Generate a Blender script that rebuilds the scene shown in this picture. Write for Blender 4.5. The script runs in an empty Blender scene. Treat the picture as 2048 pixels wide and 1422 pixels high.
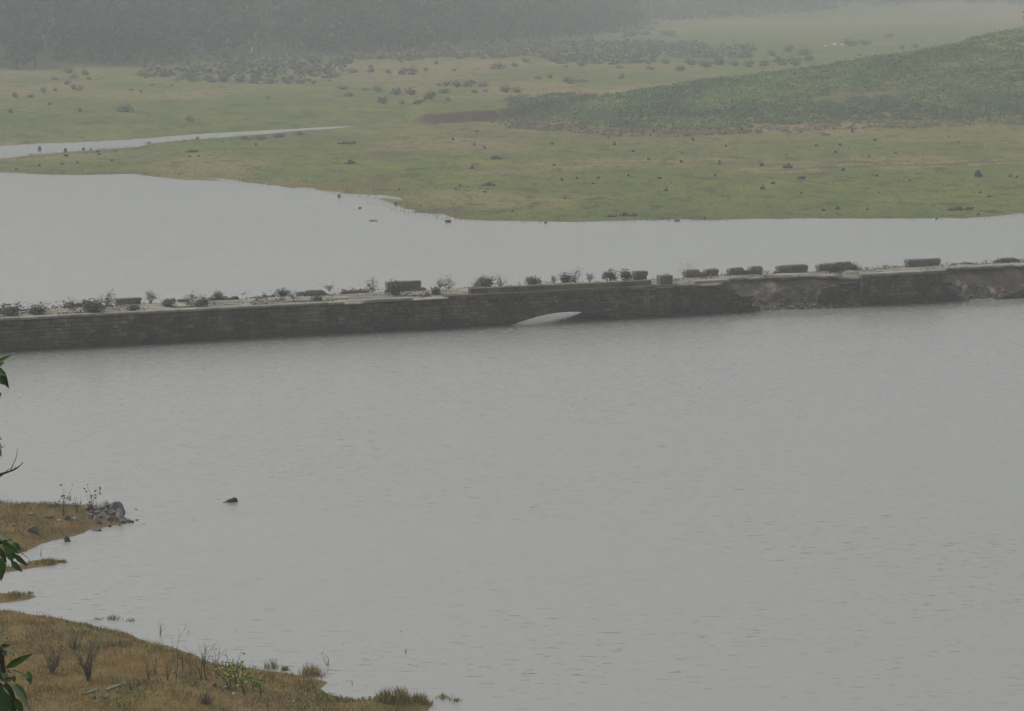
import bpy, bmesh, math, random
import numpy as np
from mathutils import Vector, Matrix

# ------------------------------------------------------------------ camera, sky, sun, exposure
SC = bpy.context.scene
COL = SC.collection
F, YH, H = 6270.0, -40.0, 23.0          # focal length in photo pixels, horizon row, eye height (m)
PITCH = math.atan((711 - YH) / F)
FWD = np.array([0, math.cos(PITCH), -math.sin(PITCH)])
UPV = np.array([0, math.sin(PITCH), math.cos(PITCH)])
RTV = np.array([1.0, 0, 0])
CAM = np.array([0, 0, H])
cam = bpy.data.cameras.new('camera')
cam.sensor_width = 36.0
cam.lens = 36.0 * F / 2048.0
cam.clip_start = 0.5
cam.clip_end = 6000
camo = bpy.data.objects.new('camera', cam)
COL.objects.link(camo)
camo.location = (0, 0, H)
camo.rotation_euler = (math.pi / 2 - PITCH, 0, 0)
SC.camera = camo

SUN_ELEV, SUN_AZ = math.radians(50), math.radians(-64)
world = bpy.data.worlds.new('World')
SC.world = world
world.use_nodes = True
wt = world.node_tree
for n_ in list(wt.nodes):
    wt.nodes.remove(n_)
sky = wt.nodes.new('ShaderNodeTexSky')
sky.sky_type = 'NISHITA'
sky.sun_disc = False
sky.sun_elevation = SUN_ELEV
sky.sun_rotation = SUN_AZ
sky.air_density = 1.0
sky.dust_density = 6.0
hs = wt.nodes.new('ShaderNodeHueSaturation')
hs.inputs['Saturation'].default_value = 0.33
bg = wt.nodes.new('ShaderNodeBackground')
bg.inputs['Strength'].default_value = 0.15
wo = wt.nodes.new('ShaderNodeOutputWorld')
wt.links.new(sky.outputs[0], hs.inputs['Color'])
wt.links.new(hs.outputs[0], bg.inputs['Color'])
wt.links.new(bg.outputs[0], wo.inputs['Surface'])
sun = bpy.data.lights.new('sun', 'SUN')
sun.energy = 0.5
sun.angle = math.radians(40)
sun.color = (1.0, 0.97, 0.92)
suno = bpy.data.objects.new('sun', sun)
COL.objects.link(suno)
sd = Vector((math.sin(SUN_AZ) * math.cos(SUN_ELEV), math.cos(SUN_AZ) * math.cos(SUN_ELEV), math.sin(SUN_ELEV)))
suno.rotation_euler = sd.to_track_quat('Z', 'Y').to_euler()
SC.view_settings.view_transform = 'Standard'
SC.view_settings.look = 'None'
SC.view_settings.exposure = 0.26
SC.view_settings.gamma = 1.0
SC.render.engine = 'CYCLES'
SC.cycles.use_denoising = True
SC.cycles.max_bounces = 6
SC.cycles.diffuse_bounces = 2
SC.cycles.glossy_bounces = 3
SC.cycles.volume_bounces = 1
SC.cycles.use_adaptive_sampling = False
HAZE_DENSITY = 0.00078

rng = np.random.default_rng(7)
random.seed(7)


# ------------------------------------------------------------------ geometry helpers
def ray(px, py):
    return RTV * (px - 1024) + UPV * (711 - py) + FWD * F


def at_z(px, py, z=0.0):
    d = ray(px, py)
    return CAM + d * ((z - H) / d[2])


def at_Y(px, py, Y):
    d = ray(px, py)
    return CAM + d * (Y / d[1])


def ppm(P):
    """photo pixels per metre at a world point"""
    return F / float(np.dot(np.asarray(P) - CAM, FWD))


_LAT = np.random.default_rng(3).random((256, 256))


def vnoise(x, y, seed=0):
    x = np.asarray(x, float) + seed * 17.3
    y = np.asarray(y, float) + seed * 9.1
    xi = np.floor(x).astype(int)
    yi = np.floor(y).astype(int)
    fx = x - xi
    fy = y - yi
    fx = fx * fx * (3 - 2 * fx)
    fy = fy * fy * (3 - 2 * fy)
    g = lambda a, b: _LAT[a & 255, b & 255]
    return (g(xi, yi) * (1 - fx) + g(xi + 1, yi) * fx) * (1 - fy) + (g(xi, yi + 1) * (1 - fx) + g(xi + 1, yi + 1) * fx) * fy


def fbm(x, y, seed=0, oct=4):
    r = 0
    a = 0.5
    for k in range(oct):
        r = r + a * vnoise(np.asarray(x) * 2 ** k, np.asarray(y) * 2 ** k, seed + k)
        a *= 0.5
    return r / (1 - 0.5 ** oct)


def sstep(a, b, x):
    t = np.clip((x - a) / (b - a), 0, 1)
    return t * t * (3 - 2 * t)


def pdist(X, Y, pts):
    d = np.full(np.shape(X), 1e9)
    for (ax, ay), (bx, by) in zip(pts[:-1], pts[1:]):
        vx, vy = bx - ax, by - ay
        t = np.clip(((X - ax) * vx + (Y - ay) * vy) / (vx * vx + vy * vy + 1e-12), 0, 1)
        d = np.minimum(d, (X - ax - t * vx) ** 2 + (Y - ay - t * vy) ** 2)
    return np.sqrt(d)


def inside(X, Y, poly):
    r = np.zeros(np.shape(X), bool)
    n = len(poly)
    for i in range(n):
        ax, ay = poly[i]
        bx, by = poly[(i + 1) % n]
        if ay == by:
            continue
        c = (ay > Y) != (by > Y)
        r ^= c & (X < (bx - ax) * (Y - ay) / (by - ay) + ax)
    return r


def sdist(X, Y, poly):
    d = pdist(X, Y, list(poly) + [poly[0]])
    return np.where(inside(X, Y, poly), d, -d)


def px_poly(l, z=0.0):
    return [tuple(at_z(a, b, z)[:2]) for a, b in l]


# ------------------------------------------------------------------ object helpers
def tag(o, label=None, cat=None, group=None, kind=None):
    if label:
        o['label'] = label
    if cat:
        o['category'] = cat
    if group:
        o['group'] = group
    if kind:
        o['kind'] = kind
    return o


def empty(name, loc, label, cat, group=None, rz=0.0):
    o = bpy.data.objects.new(name, None)
    o.empty_display_size = 0.3
    COL.objects.link(o)
    o.location = [float(v) for v in loc]
    o.rotation_euler = (0, 0, rz)
    return tag(o, label, cat, group)


def link(name, me, parent=None, loc=None, rz=0.0):
    o = bpy.data.objects.new(name, me)
    COL.objects.link(o)
    if parent is not None:
        o.parent = parent
    if loc is not None:
        o.location = [float(v) for v in loc]
    o.rotation_euler = (0, 0, rz)
    return o


def np_mesh(name, V, Fc, mats, tone=None, smooth=False, midx=None):
    """V (n,3); Fc = list of (m,k) int arrays"""
    me = bpy.data.meshes.new(name)
    V = np.asarray(V, np.float32)
    if not isinstance(Fc, (list, tuple)):
        Fc = [Fc]
    Fc = [np.asarray(f, np.int32) for f in Fc if len(f)]
    loops = np.concatenate([f.ravel() for f in Fc])
    sizes = np.concatenate([np.full(len(f), f.shape[1], np.int32) for f in Fc])
    starts = np.concatenate([[0], np.cumsum(sizes)[:-1]]).astype(np.int32)
    me.vertices.add(len(V))
    me.vertices.foreach_set('co', V.ravel())
    me.loops.add(len(loops))
    me.loops.foreach_set('vertex_index', loops)
    me.polygons.add(len(sizes))
    me.polygons.foreach_set('loop_start', starts)
    me.polygons.foreach_set('loop_total', sizes)
    if midx is not None:
        me.polygons.foreach_set('material_index', np.asarray(midx, np.int32))
    me.update(calc_edges=True)
    if tone is not None:
        a = me.attributes.new('tone', 'FLOAT', 'POINT')
        a.data.foreach_set('value', np.asarray(tone, np.float32))
    if smooth:
        me.polygons.foreach_set('use_smooth', np.ones(len(sizes), bool))
    for m in (mats if isinstance(mats, (list, tuple)) else [mats]):
        me.materials.append(m)
    me.validate()
    return me


class MB:
    """collects shapes into one mesh"""

    def __init__(s):
        s.v = []
        s.f = []
        s.m = []
        s.t = []

    def add(s, V, Fs, mi=0, tone=0.5):
        o = len(s.v)
        s.v.extend([tuple(float(c) for c in p) for p in V])
        s.f.extend([tuple(int(i) + o for i in f) for f in Fs])
        s.m.extend([mi] * len(Fs))
        s.t.extend([tone] * len(V))

    def box(s, x0, x1, y0, y1, z0, z1, mi=0, jit=0.0, tone=0.5):
        V = [(x, y, z) for z in (z0, z1) for y in (y0, y1) for x in (x0, x1)]
        if jit:
            V = [tuple(c + random.uniform(-jit, jit) for c in p) for p in V]
        s.add(V, [(0, 2, 3, 1), (4, 5, 7, 6), (0, 1, 5, 4), (2, 6, 7, 3), (0, 4, 6, 2), (1, 3, 7, 5)], mi, tone)

    def tube(s, pts, radii, n=5, mi=0, cap=True, tone=0.5):
        pts = [np.asarray(p, float) for p in pts]
        V = []
        for i, p in enumerate(pts):
            a = pts[max(0, i - 1)]
            b = pts[min(len(pts) - 1, i + 1)]
            d = b - a
            d = d / (np.linalg.norm(d) + 1e-9)
            u = np.cross(d, (0.31, 0.95, 0.05) if abs(d[1]) < 0.9 else (1, 0, 0))
            u /= np.linalg.norm(u) + 1e-9
            w = np.cross(d, u)
            for k in range(n):
                q = 2 * math.pi * k / n
                V.append(p + radii[i] * (math.cos(q) * u + math.sin(q) * w))
        Fs = []
        for i in range(len(pts) - 1):
            for k in range(n):
                Fs.append((i * n + k, i * n + (k + 1) % n, (i + 1) * n + (k + 1) % n, (i + 1) * n + k))
        if cap:
            Fs.append(tuple(range(n))[::-1])
            Fs.append(tuple((len(pts) - 1) * n + k for k in range(n)))
        s.add(V, Fs, mi, tone)

    def hull(s, P, mi=0, tone=0.5):
        bm = bmesh.new()
        vs = [bm.verts.new([float(c) for c in p]) for p in P]
        r = bmesh.ops.convex_hull(bm, input=vs)
        bmesh.ops.delete(bm, geom=[v for v in bm.verts if not v.link_faces], context='VERTS')
        bm.verts.index_update()
        s.add([v.co[:] for v in bm.verts], [[v.index for v in f.verts] for f in bm.faces], mi, tone)
        bm.free()

    def leaf(s, base, tip, width, nrm, bend=0.0, mi=0, tone=0.5, shape='ovate'):
        base = np.asarray(base, float)
        tip = np.asarray(tip, float)
        ax = tip - base
        L = np.linalg.norm(ax)
        ax /= L
        nrm = np.asarray(nrm, float)
        nrm = nrm - ax * np.dot(nrm, ax)
        nrm /= np.linalg.norm(nrm) + 1e-9
        sd_ = np.cross(ax, nrm)
        prof = [(0, 0.06), (0.15, 0.62), (0.35, 1.0), (0.6, 0.85), (0.82, 0.45), (1.0, 0.03)]
        V = []
        for t, w in prof:
            c = base + ax * L * t + nrm * bend * L * math.sin(math.pi * t)
            V += [c - sd_ * w * width / 2 + nrm * 0.12 * w * width, c, c + sd_ * w * width / 2 + nrm * 0.12 * w * width]
        Fs = []
        for i in range(len(prof) - 1):
            a = i * 3
            Fs += [(a, a + 1, a + 4, a + 3), (a + 1, a + 2, a + 5, a + 4)]
        s.add(V, Fs, mi, tone)

    def mesh(s, name, mats, smooth=False):
        me = bpy.data.meshes.new(name)
        me.from_pydata(s.v, [], s.f)
        me.polygons.foreach_set('material_index', s.m)
        a = me.attributes.new('tone', 'FLOAT', 'POINT')
        a.data.foreach_set('value', s.t)
        for m in (mats if isinstance(mats, (list, tuple)) else [mats]):
            me.materials.append(m)
        if smooth:
            me.polygons.foreach_set('use_smooth', [True] * len(s.f))
        me.update()
        return me

    def build(s, name, mats, parent=None, loc=None, smooth=False):
        return link(name, s.mesh(name, mats, smooth), parent, loc)


# ------------------------------------------------------------------ materials
def new_mat(name):
    m = bpy.data.materials.new(name)
    m.use_nodes = True
    nt = m.node_tree
    p = nt.nodes['Principled BSDF']
    return m, nt, p


def N(nt, t, **kw):
    n = nt.nodes.new(t)
    for k, v in kw.items():
        setattr(n, k, v)
    return n


def ramp(nt, stops):
    r = nt.nodes.new('ShaderNodeValToRGB')
    el = r.color_ramp.elements
    while len(el) < len(stops):
        el.new(0.5)
    for e, (p, c) in zip(el, stops):
        e.position = p
        e.color = (*c, 1)
    return r


def mixc(nt, fac, a, b, blend='MIX'):
    m = nt.nodes.new('ShaderNodeMix')
    m.data_type = 'RGBA'
    m.blend_type = blend
    for sock, v in ((m.inputs[0], fac), (m.inputs[6], a), (m.inputs[7], b)):
        if isinstance(v, (int, float)):
            sock.default_value = v
        elif isinstance(v, tuple):
            sock.default_value = (*v, 1)
        else:
            nt.links.new(v, sock)
    return m.outputs[2]


def noise(nt, vec, scale, detail=4, rough=0.6):
    n = nt.nodes.new('ShaderNodeTexNoise')
    n.inputs['Scale'].default_value = scale
    n.inputs['Detail'].default_value = detail
    n.inputs['Roughness'].default_value = rough
    if vec is not None:
        nt.links.new(vec, n.inputs['Vector'])
    return n.outputs['Fac']


def mapping(nt, vec, scale=(1, 1, 1), rot=(0, 0, 0)):
    m = nt.nodes.new('ShaderNodeMapping')
    m.inputs['Scale'].default_value = scale
    m.inputs['Rotation'].default_value = rot
    nt.links.new(vec, m.inputs['Vector'])
    return m.outputs[0]


def mrange(nt, v, a, b, c=0.0, d=1.0):
    m = nt.nodes.new('ShaderNodeMapRange')
    nt.links.new(v, m.inputs[0])
    for i, x in enumerate((a, b, c, d)):
        m.inputs[1 + i].default_value = x
    return m.outputs[0]


def math_(nt, op, a, b=0.0):
    m = nt.nodes.new('ShaderNodeMath')
    m.operation = op
    for s_, v in ((m.inputs[0], a), (m.inputs[1], b)):
        if isinstance(v, (int, float)):
            s_.default_value = v
        else:
            nt.links.new(v, s_)
    return m.outputs[0]


def objco(nt):
    return nt.nodes.new('ShaderNodeTexCoord').outputs['Object']


def geom_pos(nt):
    return nt.nodes.new('ShaderNodeNewGeometry').outputs['Position']


def island(nt):
    return nt.nodes.new('ShaderNodeNewGeometry').outputs['Random Per Island']


def attr(nt, name):
    a = nt.nodes.new('ShaderNodeAttribute')
    a.attribute_name = name
    return a.outputs['Fac']


def bump(nt, p, h, strength, dist):
    b = nt.nodes.new('ShaderNodeBump')
    b.inputs['Strength'].default_value = strength
    b.inputs['Distance'].default_value = dist
    nt.links.new(h, b.inputs['Height'])
    nt.links.new(b.outputs[0], p.inputs['Normal'])


def leaf_mat(name, c0, c1, c2=None, spread=0.5, rough=0.7, spec=0.2, by_object=0.0):
    """foliage: colour by clump tone, varied leaf by leaf"""
    m, nt, p = new_mat(name)
    t = attr(nt, 'tone')
    r = island(nt)
    f = math_(nt, 'ADD', math_(nt, 'MULTIPLY', t, 1 - spread), math_(nt, 'MULTIPLY', r, spread))
    if by_object:
        oi = nt.nodes.new('ShaderNodeObjectInfo').outputs['Random']
        f = math_(nt, 'ADD', math_(nt, 'MULTIPLY', f, 1 - by_object), math_(nt, 'MULTIPLY', oi, by_object))
    st = [(0.0, c0), (1.0, c1)] if c2 is None else [(0.0, c0), (0.55, c1), (1.0, c2)]
    rp = ramp(nt, st)
    nt.links.new(f, rp.inputs[0])
    nt.links.new(rp.outputs[0], p.inputs['Base Color'])
    p.inputs['Roughness'].default_value = rough
    p.inputs['Specular IOR Level'].default_value = spec
    return m


def plain_mat(name, c0, c1, scale=6.0, rough=0.85, bmp=0.3, bdist=0.03, obj_var=0.0):
    m, nt, p = new_mat(name)
    co = objco(nt)
    n1 = noise(nt, co, scale, 6, 0.65)
    f = mrange(nt, n1, 0.3, 0.7)
    if obj_var:
        oi = nt.nodes.new('ShaderNodeObjectInfo').outputs['Random']
        f = math_(nt, 'ADD', math_(nt, 'MULTIPLY', f, 1 - obj_var), math_(nt, 'MULTIPLY', oi, obj_var))
    nt.links.new(mixc(nt, f, c0, c1), p.inputs['Base Color'])
    p.inputs['Roughness'].default_value = rough
    p.inputs['Specular IOR Level'].default_value = 0.25
    bump(nt, p, noise(nt, co, scale * 2.5, 5, 0.6), bmp, bdist)
    return m


def stone_mat(name, c0, c1, c2, band=None, lichen=None):
    m, nt, p = new_mat(name)
    co = objco(nt)
    r = island(nt)
    n1 = mrange(nt, noise(nt, co, 1.1, 5, 0.65), 0.3, 0.7)
    f = math_(nt, 'ADD', math_(nt, 'MULTIPLY', r, 0.5), math_(nt, 'MULTIPLY', n1, 0.5))
    rp = ramp(nt, [(0.05, c0), (0.5, c1), (0.95, c2)])
    nt.links.new(f, rp.inputs[0])
    c = rp.outputs[0]
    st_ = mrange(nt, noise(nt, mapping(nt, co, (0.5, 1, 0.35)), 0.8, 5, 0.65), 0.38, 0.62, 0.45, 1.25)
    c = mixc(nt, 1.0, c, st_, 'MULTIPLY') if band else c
    if lichen:
        lf = mrange(nt, noise(nt, co, 2.3, 6, 0.7), 0.54, 0.72, 0, 0.8)
        c = mixc(nt, lf, c, lichen)
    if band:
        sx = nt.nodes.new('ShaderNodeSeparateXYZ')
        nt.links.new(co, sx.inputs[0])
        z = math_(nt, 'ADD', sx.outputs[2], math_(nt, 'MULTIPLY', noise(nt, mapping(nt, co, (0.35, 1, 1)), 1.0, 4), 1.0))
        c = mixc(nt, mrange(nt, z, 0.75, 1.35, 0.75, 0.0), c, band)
    nt.links.new(c, p.inputs['Base Color'])
    p.inputs['Roughness'].default_value = 0.85
    p.inputs['Specular IOR Level'].default_value = 0.25
    bump(nt, p, noise(nt, co, 7, 6, 0.65), 0.5, 0.05)
    return m


M = {}
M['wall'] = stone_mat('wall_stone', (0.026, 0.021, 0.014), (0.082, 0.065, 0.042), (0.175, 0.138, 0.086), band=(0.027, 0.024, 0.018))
M['backing'] = plain_mat('wall_mortar', (0.015, 0.014, 0.012), (0.03, 0.028, 0.023), 3)
M['coping'] = stone_mat('coping_stone', (0.10, 0.095, 0.08), (0.19, 0.18, 0.145), (0.30, 0.28, 0.22), lichen=(0.09, 0.085, 0.07))
M['course'] = stone_mat('parapet_stone', (0.045, 0.042, 0.032), (0.085, 0.078, 0.055), (0.20, 0.165, 0.095))
M['block'] = stone_mat('block_stone', (0.075, 0.068, 0.056), (0.125, 0.115, 0.093), (0.21, 0.19, 0.15), lichen=(0.062, 0.058, 0.047))
M['road'] = None
M['rock'] = plain_mat('rock', (0.045, 0.045, 0.045), (0.16, 0.155, 0.145), 3.0, obj_var=0.4)
M['dark_rock'] = plain_mat('dark_rock', (0.03, 0.03, 0.027), (0.10, 0.095, 0.083), 2.0, obj_var=0.3)
M['wet_rock'] = plain_mat('wet_rock', (0.01, 0.011, 0.01), (0.03, 0.03, 0.027), 4.0, rough=0.4)
M['pale_rock'] = plain_mat('pale_rock', (0.14, 0.135, 0.12), (0.3, 0.29, 0.26), 3.0)
M['white'] = plain_mat('white_stone', (0.6, 0.6, 0.56), (0.8, 0.8, 0.76), 3.0)
M['rust'] = plain_mat('rust_brown_wood', (0.05, 0.02, 0.012), (0.1, 0.04, 0.02), 3.0)
M['wood'] = plain_mat('weathered_wood', (0.18, 0.17, 0.14), (0.38, 0.35, 0.29), 6.0)
M['twig'] = plain_mat('bare_twig', (0.03, 0.025, 0.022), (0.075, 0.06, 0.05), 8.0, obj_var=0.4)
M['stem'] = plain_mat('dry_stem', (0.022, 0.014, 0.009), (0.065, 0.042, 0.025), 8.0, obj_var=0.4)
M['bark'] = plain_mat('bark', (0.035, 0.028, 0.022), (0.1, 0.085, 0.065), 9.0, bmp=0.8)
M['bridge_leaf'] = leaf_mat('bridge_shrub_leaf', (0.016, 0.024, 0.010), (0.042, 0.055, 0.022), (0.085, 0.10, 0.045), by_object=0.35)
M['far_leaf'] = leaf_mat('far_shrub_leaf', (0.024, 0.037, 0.019), (0.055, 0.076, 0.036), (0.11, 0.13, 0.06), spread=0.35, by_object=0.35)
M['thicket_leaf'] = leaf_mat('thicket_leaf', (0.04, 0.056, 0.028), (0.08, 0.105, 0.048), (0.14, 0.16, 0.075), spread=0.3)
M['scrub_leaf'] = leaf_mat('scrub_leaf', (0.04, 0.085, 0.022), (0.09, 0.16, 0.042), (0.17, 0.25, 0.07), spread=0.12)
M['dry_scrub_leaf'] = leaf_mat('dry_scrub_leaf', (0.045, 0.037, 0.03), (0.085, 0.07, 0.05), (0.15, 0.13, 0.075), spread=0.4)
M['forest_leaf'] = leaf_mat('forest_leaf', (0.004, 0.009, 0.006), (0.016, 0.027, 0.014), (0.10, 0.10, 0.05), spread=0.10)
M['near_grass'] = leaf_mat('near_grass_blade', (0.075, 0.082, 0.018), (0.185, 0.118, 0.034), (0.33, 0.22, 0.08), spread=0.25)
M['sedge'] = leaf_mat('sedge_blade', (0.11, 0.11, 0.03), (0.24, 0.18, 0.055), (0.36, 0.27, 0.1), spread=0.6)
M['meadow_grass'] = leaf_mat('meadow_grass_blade', (0.10, 0.14, 0.035), (0.19, 0.21, 0.06), (0.32, 0.28, 0.11), spread=0.4)
M['fresh_leaf'] = leaf_mat('fresh_leaf', (0.06, 0.13, 0.02), (0.18, 0.29, 0.045), (0.36, 0.40, 0.08), spread=0.9)
M['sapling_leaf'] = leaf_mat('sapling_leaf', (0.012, 0.02, 0.008), (0.035, 0.05, 0.018), (0.07, 0.085, 0.03), spread=0.9)
M['tree_leaf'] = leaf_mat('tree_leaf', (0.02, 0.05, 0.01), (0.055, 0.115, 0.024), (0.10, 0.17, 0.045), spread=0.5, rough=0.5, spec=0.3)
M['pale_leaf'] = leaf_mat('pale_leaf', (0.1, 0.13, 0.08), (0.2, 0.24, 0.16), spread=0.5, rough=0.5, spec=0.3)
M['plume'] = plain_mat('dark_plumage', (0.007, 0.008, 0.009), (0.022, 0.023, 0.026), 9.0, rough=0.55)
M['trunk_white'] = plain_mat('white_bark', (0.45, 0.45, 0.42), (0.7, 0.7, 0.66), 3.0)


def make_road():
    m, nt, p = new_mat('road_surface')
    co = objco(nt)
    a = mrange(nt, noise(nt, mapping(nt, co, (0.25, 0.9, 1)), 1.2, 6, 0.65), 0.35, 0.65)
    c = mixc(nt, a, (0.09, 0.083, 0.062), (0.27, 0.255, 0.21))
    d = mrange(nt, noise(nt, mapping(nt, co, (0.5, 1.5, 1)), 0.9, 6, 0.7), 0.49, 0.60)
    c = mixc(nt, d, c, (0.055, 0.055, 0.032))
    nt.links.new(c, p.inputs['Base Color'])
    p.inputs['Roughness'].default_value = 0.9
    bump(nt, p, noise(nt, co, 6, 5), 0.4, 0.04)
    return m


M['road'] = make_road()


def make_earth():
    m, nt, p = new_mat('bare_earth')
    co = objco(nt)
    a = mrange(nt, noise(nt, co, 0.9, 6, 0.7), 0.35, 0.65)
    c = mixc(nt, a, (0.038, 0.032, 0.025), (0.11, 0.084, 0.06))
    b = mrange(nt, noise(nt, mapping(nt, co, (0.6, 0.6, 1.4)), 0.7, 5, 0.6), 0.57, 0.66)
    c = mixc(nt, b, c, (0.28, 0.21, 0.135))
    d = mrange(nt, noise(nt, co, 1.6, 5, 0.6), 0.6, 0.7)
    c = mixc(nt, d, c, (0.04, 0.05, 0.02))
    nt.links.new(c, p.inputs['Base Color'])
    p.inputs['Roughness'].default_value = 0.95
    bump(nt, p, noise(nt, co, 5, 6, 0.7), 1.0, 0.12)
    return m


M['earth'] = make_earth()


def make_water():
    """ripples as tilted wave facets: their slopes come from noise fixed to the lake"""
    m, nt, p = new_mat('lake_water')
    pos = geom_pos(nt)

    def slope(scale, stretch, rot, detail=2):
        n = nt.nodes.new('ShaderNodeTexNoise')
        n.inputs['Scale'].default_value = scale
        n.inputs['Detail'].default_value = detail
        n.inputs['Roughness'].default_value = 0.55
        nt.links.new(mapping(nt, pos, (stretch, 1, 1), (0, 0, math.radians(rot))), n.inputs['Vector'])
        sx = nt.nodes.new('ShaderNodeSeparateColor')
        nt.links.new(n.outputs['Color'], sx.inputs[0])
        return math_(nt, 'SUBTRACT', sx.outputs[0], 0.5), math_(nt, 'SUBTRACT', sx.outputs[1], 0.5)
    ax, ay = slope(8.0, 0.5, -8, 3)
    bx, by = slope(0.55, 0.35, -16, 2)
    nx = math_(nt, 'ADD', math_(nt, 'MULTIPLY', ax, 0.22), math_(nt, 'MULTIPLY', bx, 0.02))
    ny = math_(nt, 'ADD', math_(nt, 'MULTIPLY', ay, 0.36), math_(nt, 'MULTIPLY', by, 0.025))
    dash = mrange(nt, noise(nt, mapping(nt, pos, (0.42, 1.3, 1), (0, 0, math.radians(4))), 2.9, 3, 0.55), 0.60, 0.67)
    patch = mrange(nt, noise(nt, pos, 0.045, 3, 0.6), 0.38, 0.62, 0.2, 1.15)
    ny = math_(nt, 'SUBTRACT', ny, math_(nt, 'MULTIPLY', math_(nt, 'MULTIPLY', dash, patch), 0.62))
    # wavelets running obliquely in to the near bank
    ob = mapping(nt, mapping(nt, pos, (1, 1, 1), (0, 0, math.radians(-48))), (0.16, 1.0, 1.0))
    ow = math_(nt, 'SUBTRACT', noise(nt, ob, 1.9, 2, 0.5), 0.5)
    sy = nt.nodes.new('ShaderNodeSeparateXYZ')
    nt.links.new(pos, sy.inputs[0])
    ow = math_(nt, 'MULTIPLY', ow, mrange(nt, sy.outputs[1], 118, 165, 0.17, 0.03))
    ny = math_(nt, 'ADD', ny, ow)
    # calmer water in the lee of the bridge and beyond it
    A0, A1 = at_z(0, 705), at_z(1520, 624)
    e_ = (A1 - A0) / np.linalg.norm(A1 - A0)
    dt = nt.nodes.new('ShaderNodeVectorMath')
    dt.operation = 'DOT_PRODUCT'
    nt.links.new(pos, dt.inputs[0])
    dt.inputs[1].default_value = (-e_[1], e_[0], 0)
    tt = math_(nt, 'SUBTRACT', dt.outputs['Value'], float(-A0[0] * e_[1] + A0[1] * e_[0]))
    tt = math_(nt, 'ADD', tt, math_(nt, 'MULTIPLY', math_(nt, 'SUBTRACT', noise(nt, pos, 0.6, 3, 0.6), 0.5), 3.0))
    amp = math_(nt, 'ADD', mrange(nt, tt, -5.0, -1.2, 1.0, 0.22), mrange(nt, tt, 5.0, 30.0, 0.0, 0.35))
    nx = math_(nt, 'MULTIPLY', nx, amp)
    ny = math_(nt, 'MULTIPLY', ny, amp)
    nt.links.new(mrange(nt, amp, 0.2, 1.0, 0.10, 0.26), p.inputs['Roughness'])
    cb = nt.nodes.new('ShaderNodeCombineXYZ')
    nt.links.new(nx, cb.inputs[0])
    nt.links.new(ny, cb.inputs[1])
    cb.inputs[2].default_value = 1.0
    vn = nt.nodes.new('ShaderNodeVectorMath')
    vn.operation = 'NORMALIZE'
    nt.links.new(cb.outputs[0], vn.inputs[0])
    nt.links.new(vn.outputs[0], p.inputs['Normal'])
    p.inputs['Base Color'].default_value = (0.205, 0.21, 0.192, 1)
    p.inputs['Roughness'].default_value = 0.26
    p.inputs['IOR'].default_value = 1.333
    return m


M['water'] = make_water()


def make_ground(name, near):
    m, nt, p = new_mat(name)
    pos = geom_pos(nt)
    a_dry = attr(nt, 'dry')
    a_soil = attr(nt, 'soil')
    fine = mrange(nt, noise(nt, pos, 1.6 if near else 0.9, 6, 0.7), 0.3, 0.7)
    mid = mrange(nt, noise(nt, mapping(nt, pos, (1, 0.5, 1)), 0.16 if not near else 0.5, 5, 0.65), 0.35, 0.65)
    if near:
        c = mixc(nt, fine, (0.076, 0.046, 0.016), (0.175, 0.103, 0.034))
        c = mixc(nt, math_(nt, 'MULTIPLY', mid, 0.6), c, (0.10, 0.105, 0.028))
        c = mixc(nt, a_soil, c, (0.12, 0.095, 0.06))
    else:
        big = mrange(nt, noise(nt, mapping(nt, pos, (0.6, 1, 1)), 0.05, 5, 0.65), 0.36, 0.64)
        g = mixc(nt, fine, (0.045, 0.078, 0.012), (0.115, 0.148, 0.024))
        g = mixc(nt, math_(nt, 'MULTIPLY', mid, 0.75), g, (0.16, 0.15, 0.03))
        g = mixc(nt, math_(nt, 'MULTIPLY', big, 0.6), g, (0.06, 0.085, 0.024))
        d = mixc(nt, fine, (0.13, 0.10, 0.045), (0.27, 0.20, 0.10))
        c = mixc(nt, a_dry, g, d)
        tuft = mrange(nt, noise(nt, mapping(nt, pos, (1, 0.45, 1)), 0.3, 6, 0.72), 0.53, 0.61, 0, 0.85)
        c = mixc(nt, tuft, c, (0.038, 0.045, 0.016))
        tuf2 = mrange(nt, noise(nt, mapping(nt, pos, (1, 0.4, 1)), 0.75, 4, 0.65), 0.57, 0.64, 0, 0.8)
        c = mixc(nt, tuf2, c, (0.05, 0.043, 0.024))
        c = mixc(nt, a_soil, c, (0.085, 0.058, 0.042))
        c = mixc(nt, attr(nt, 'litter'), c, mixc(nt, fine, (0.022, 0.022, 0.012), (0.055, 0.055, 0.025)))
    nt.links.new(c, p.inputs['Base Color'])
    p.inputs['Roughness'].default_value = 0.95
    p.inputs['Specular IOR Level'].default_value = 0.1
    bump(nt, p, noise(nt, pos, 2.5, 5, 0.7), 0.8, 0.15)
    return m


M['meadow'] = make_ground('meadow_turf', False)
M['near_turf'] = make_ground('near_turf', True)
M['bed'] = plain_mat('lake_mud', (0.07, 0.065, 0.05), (0.12, 0.11, 0.08), 0.2)


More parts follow.
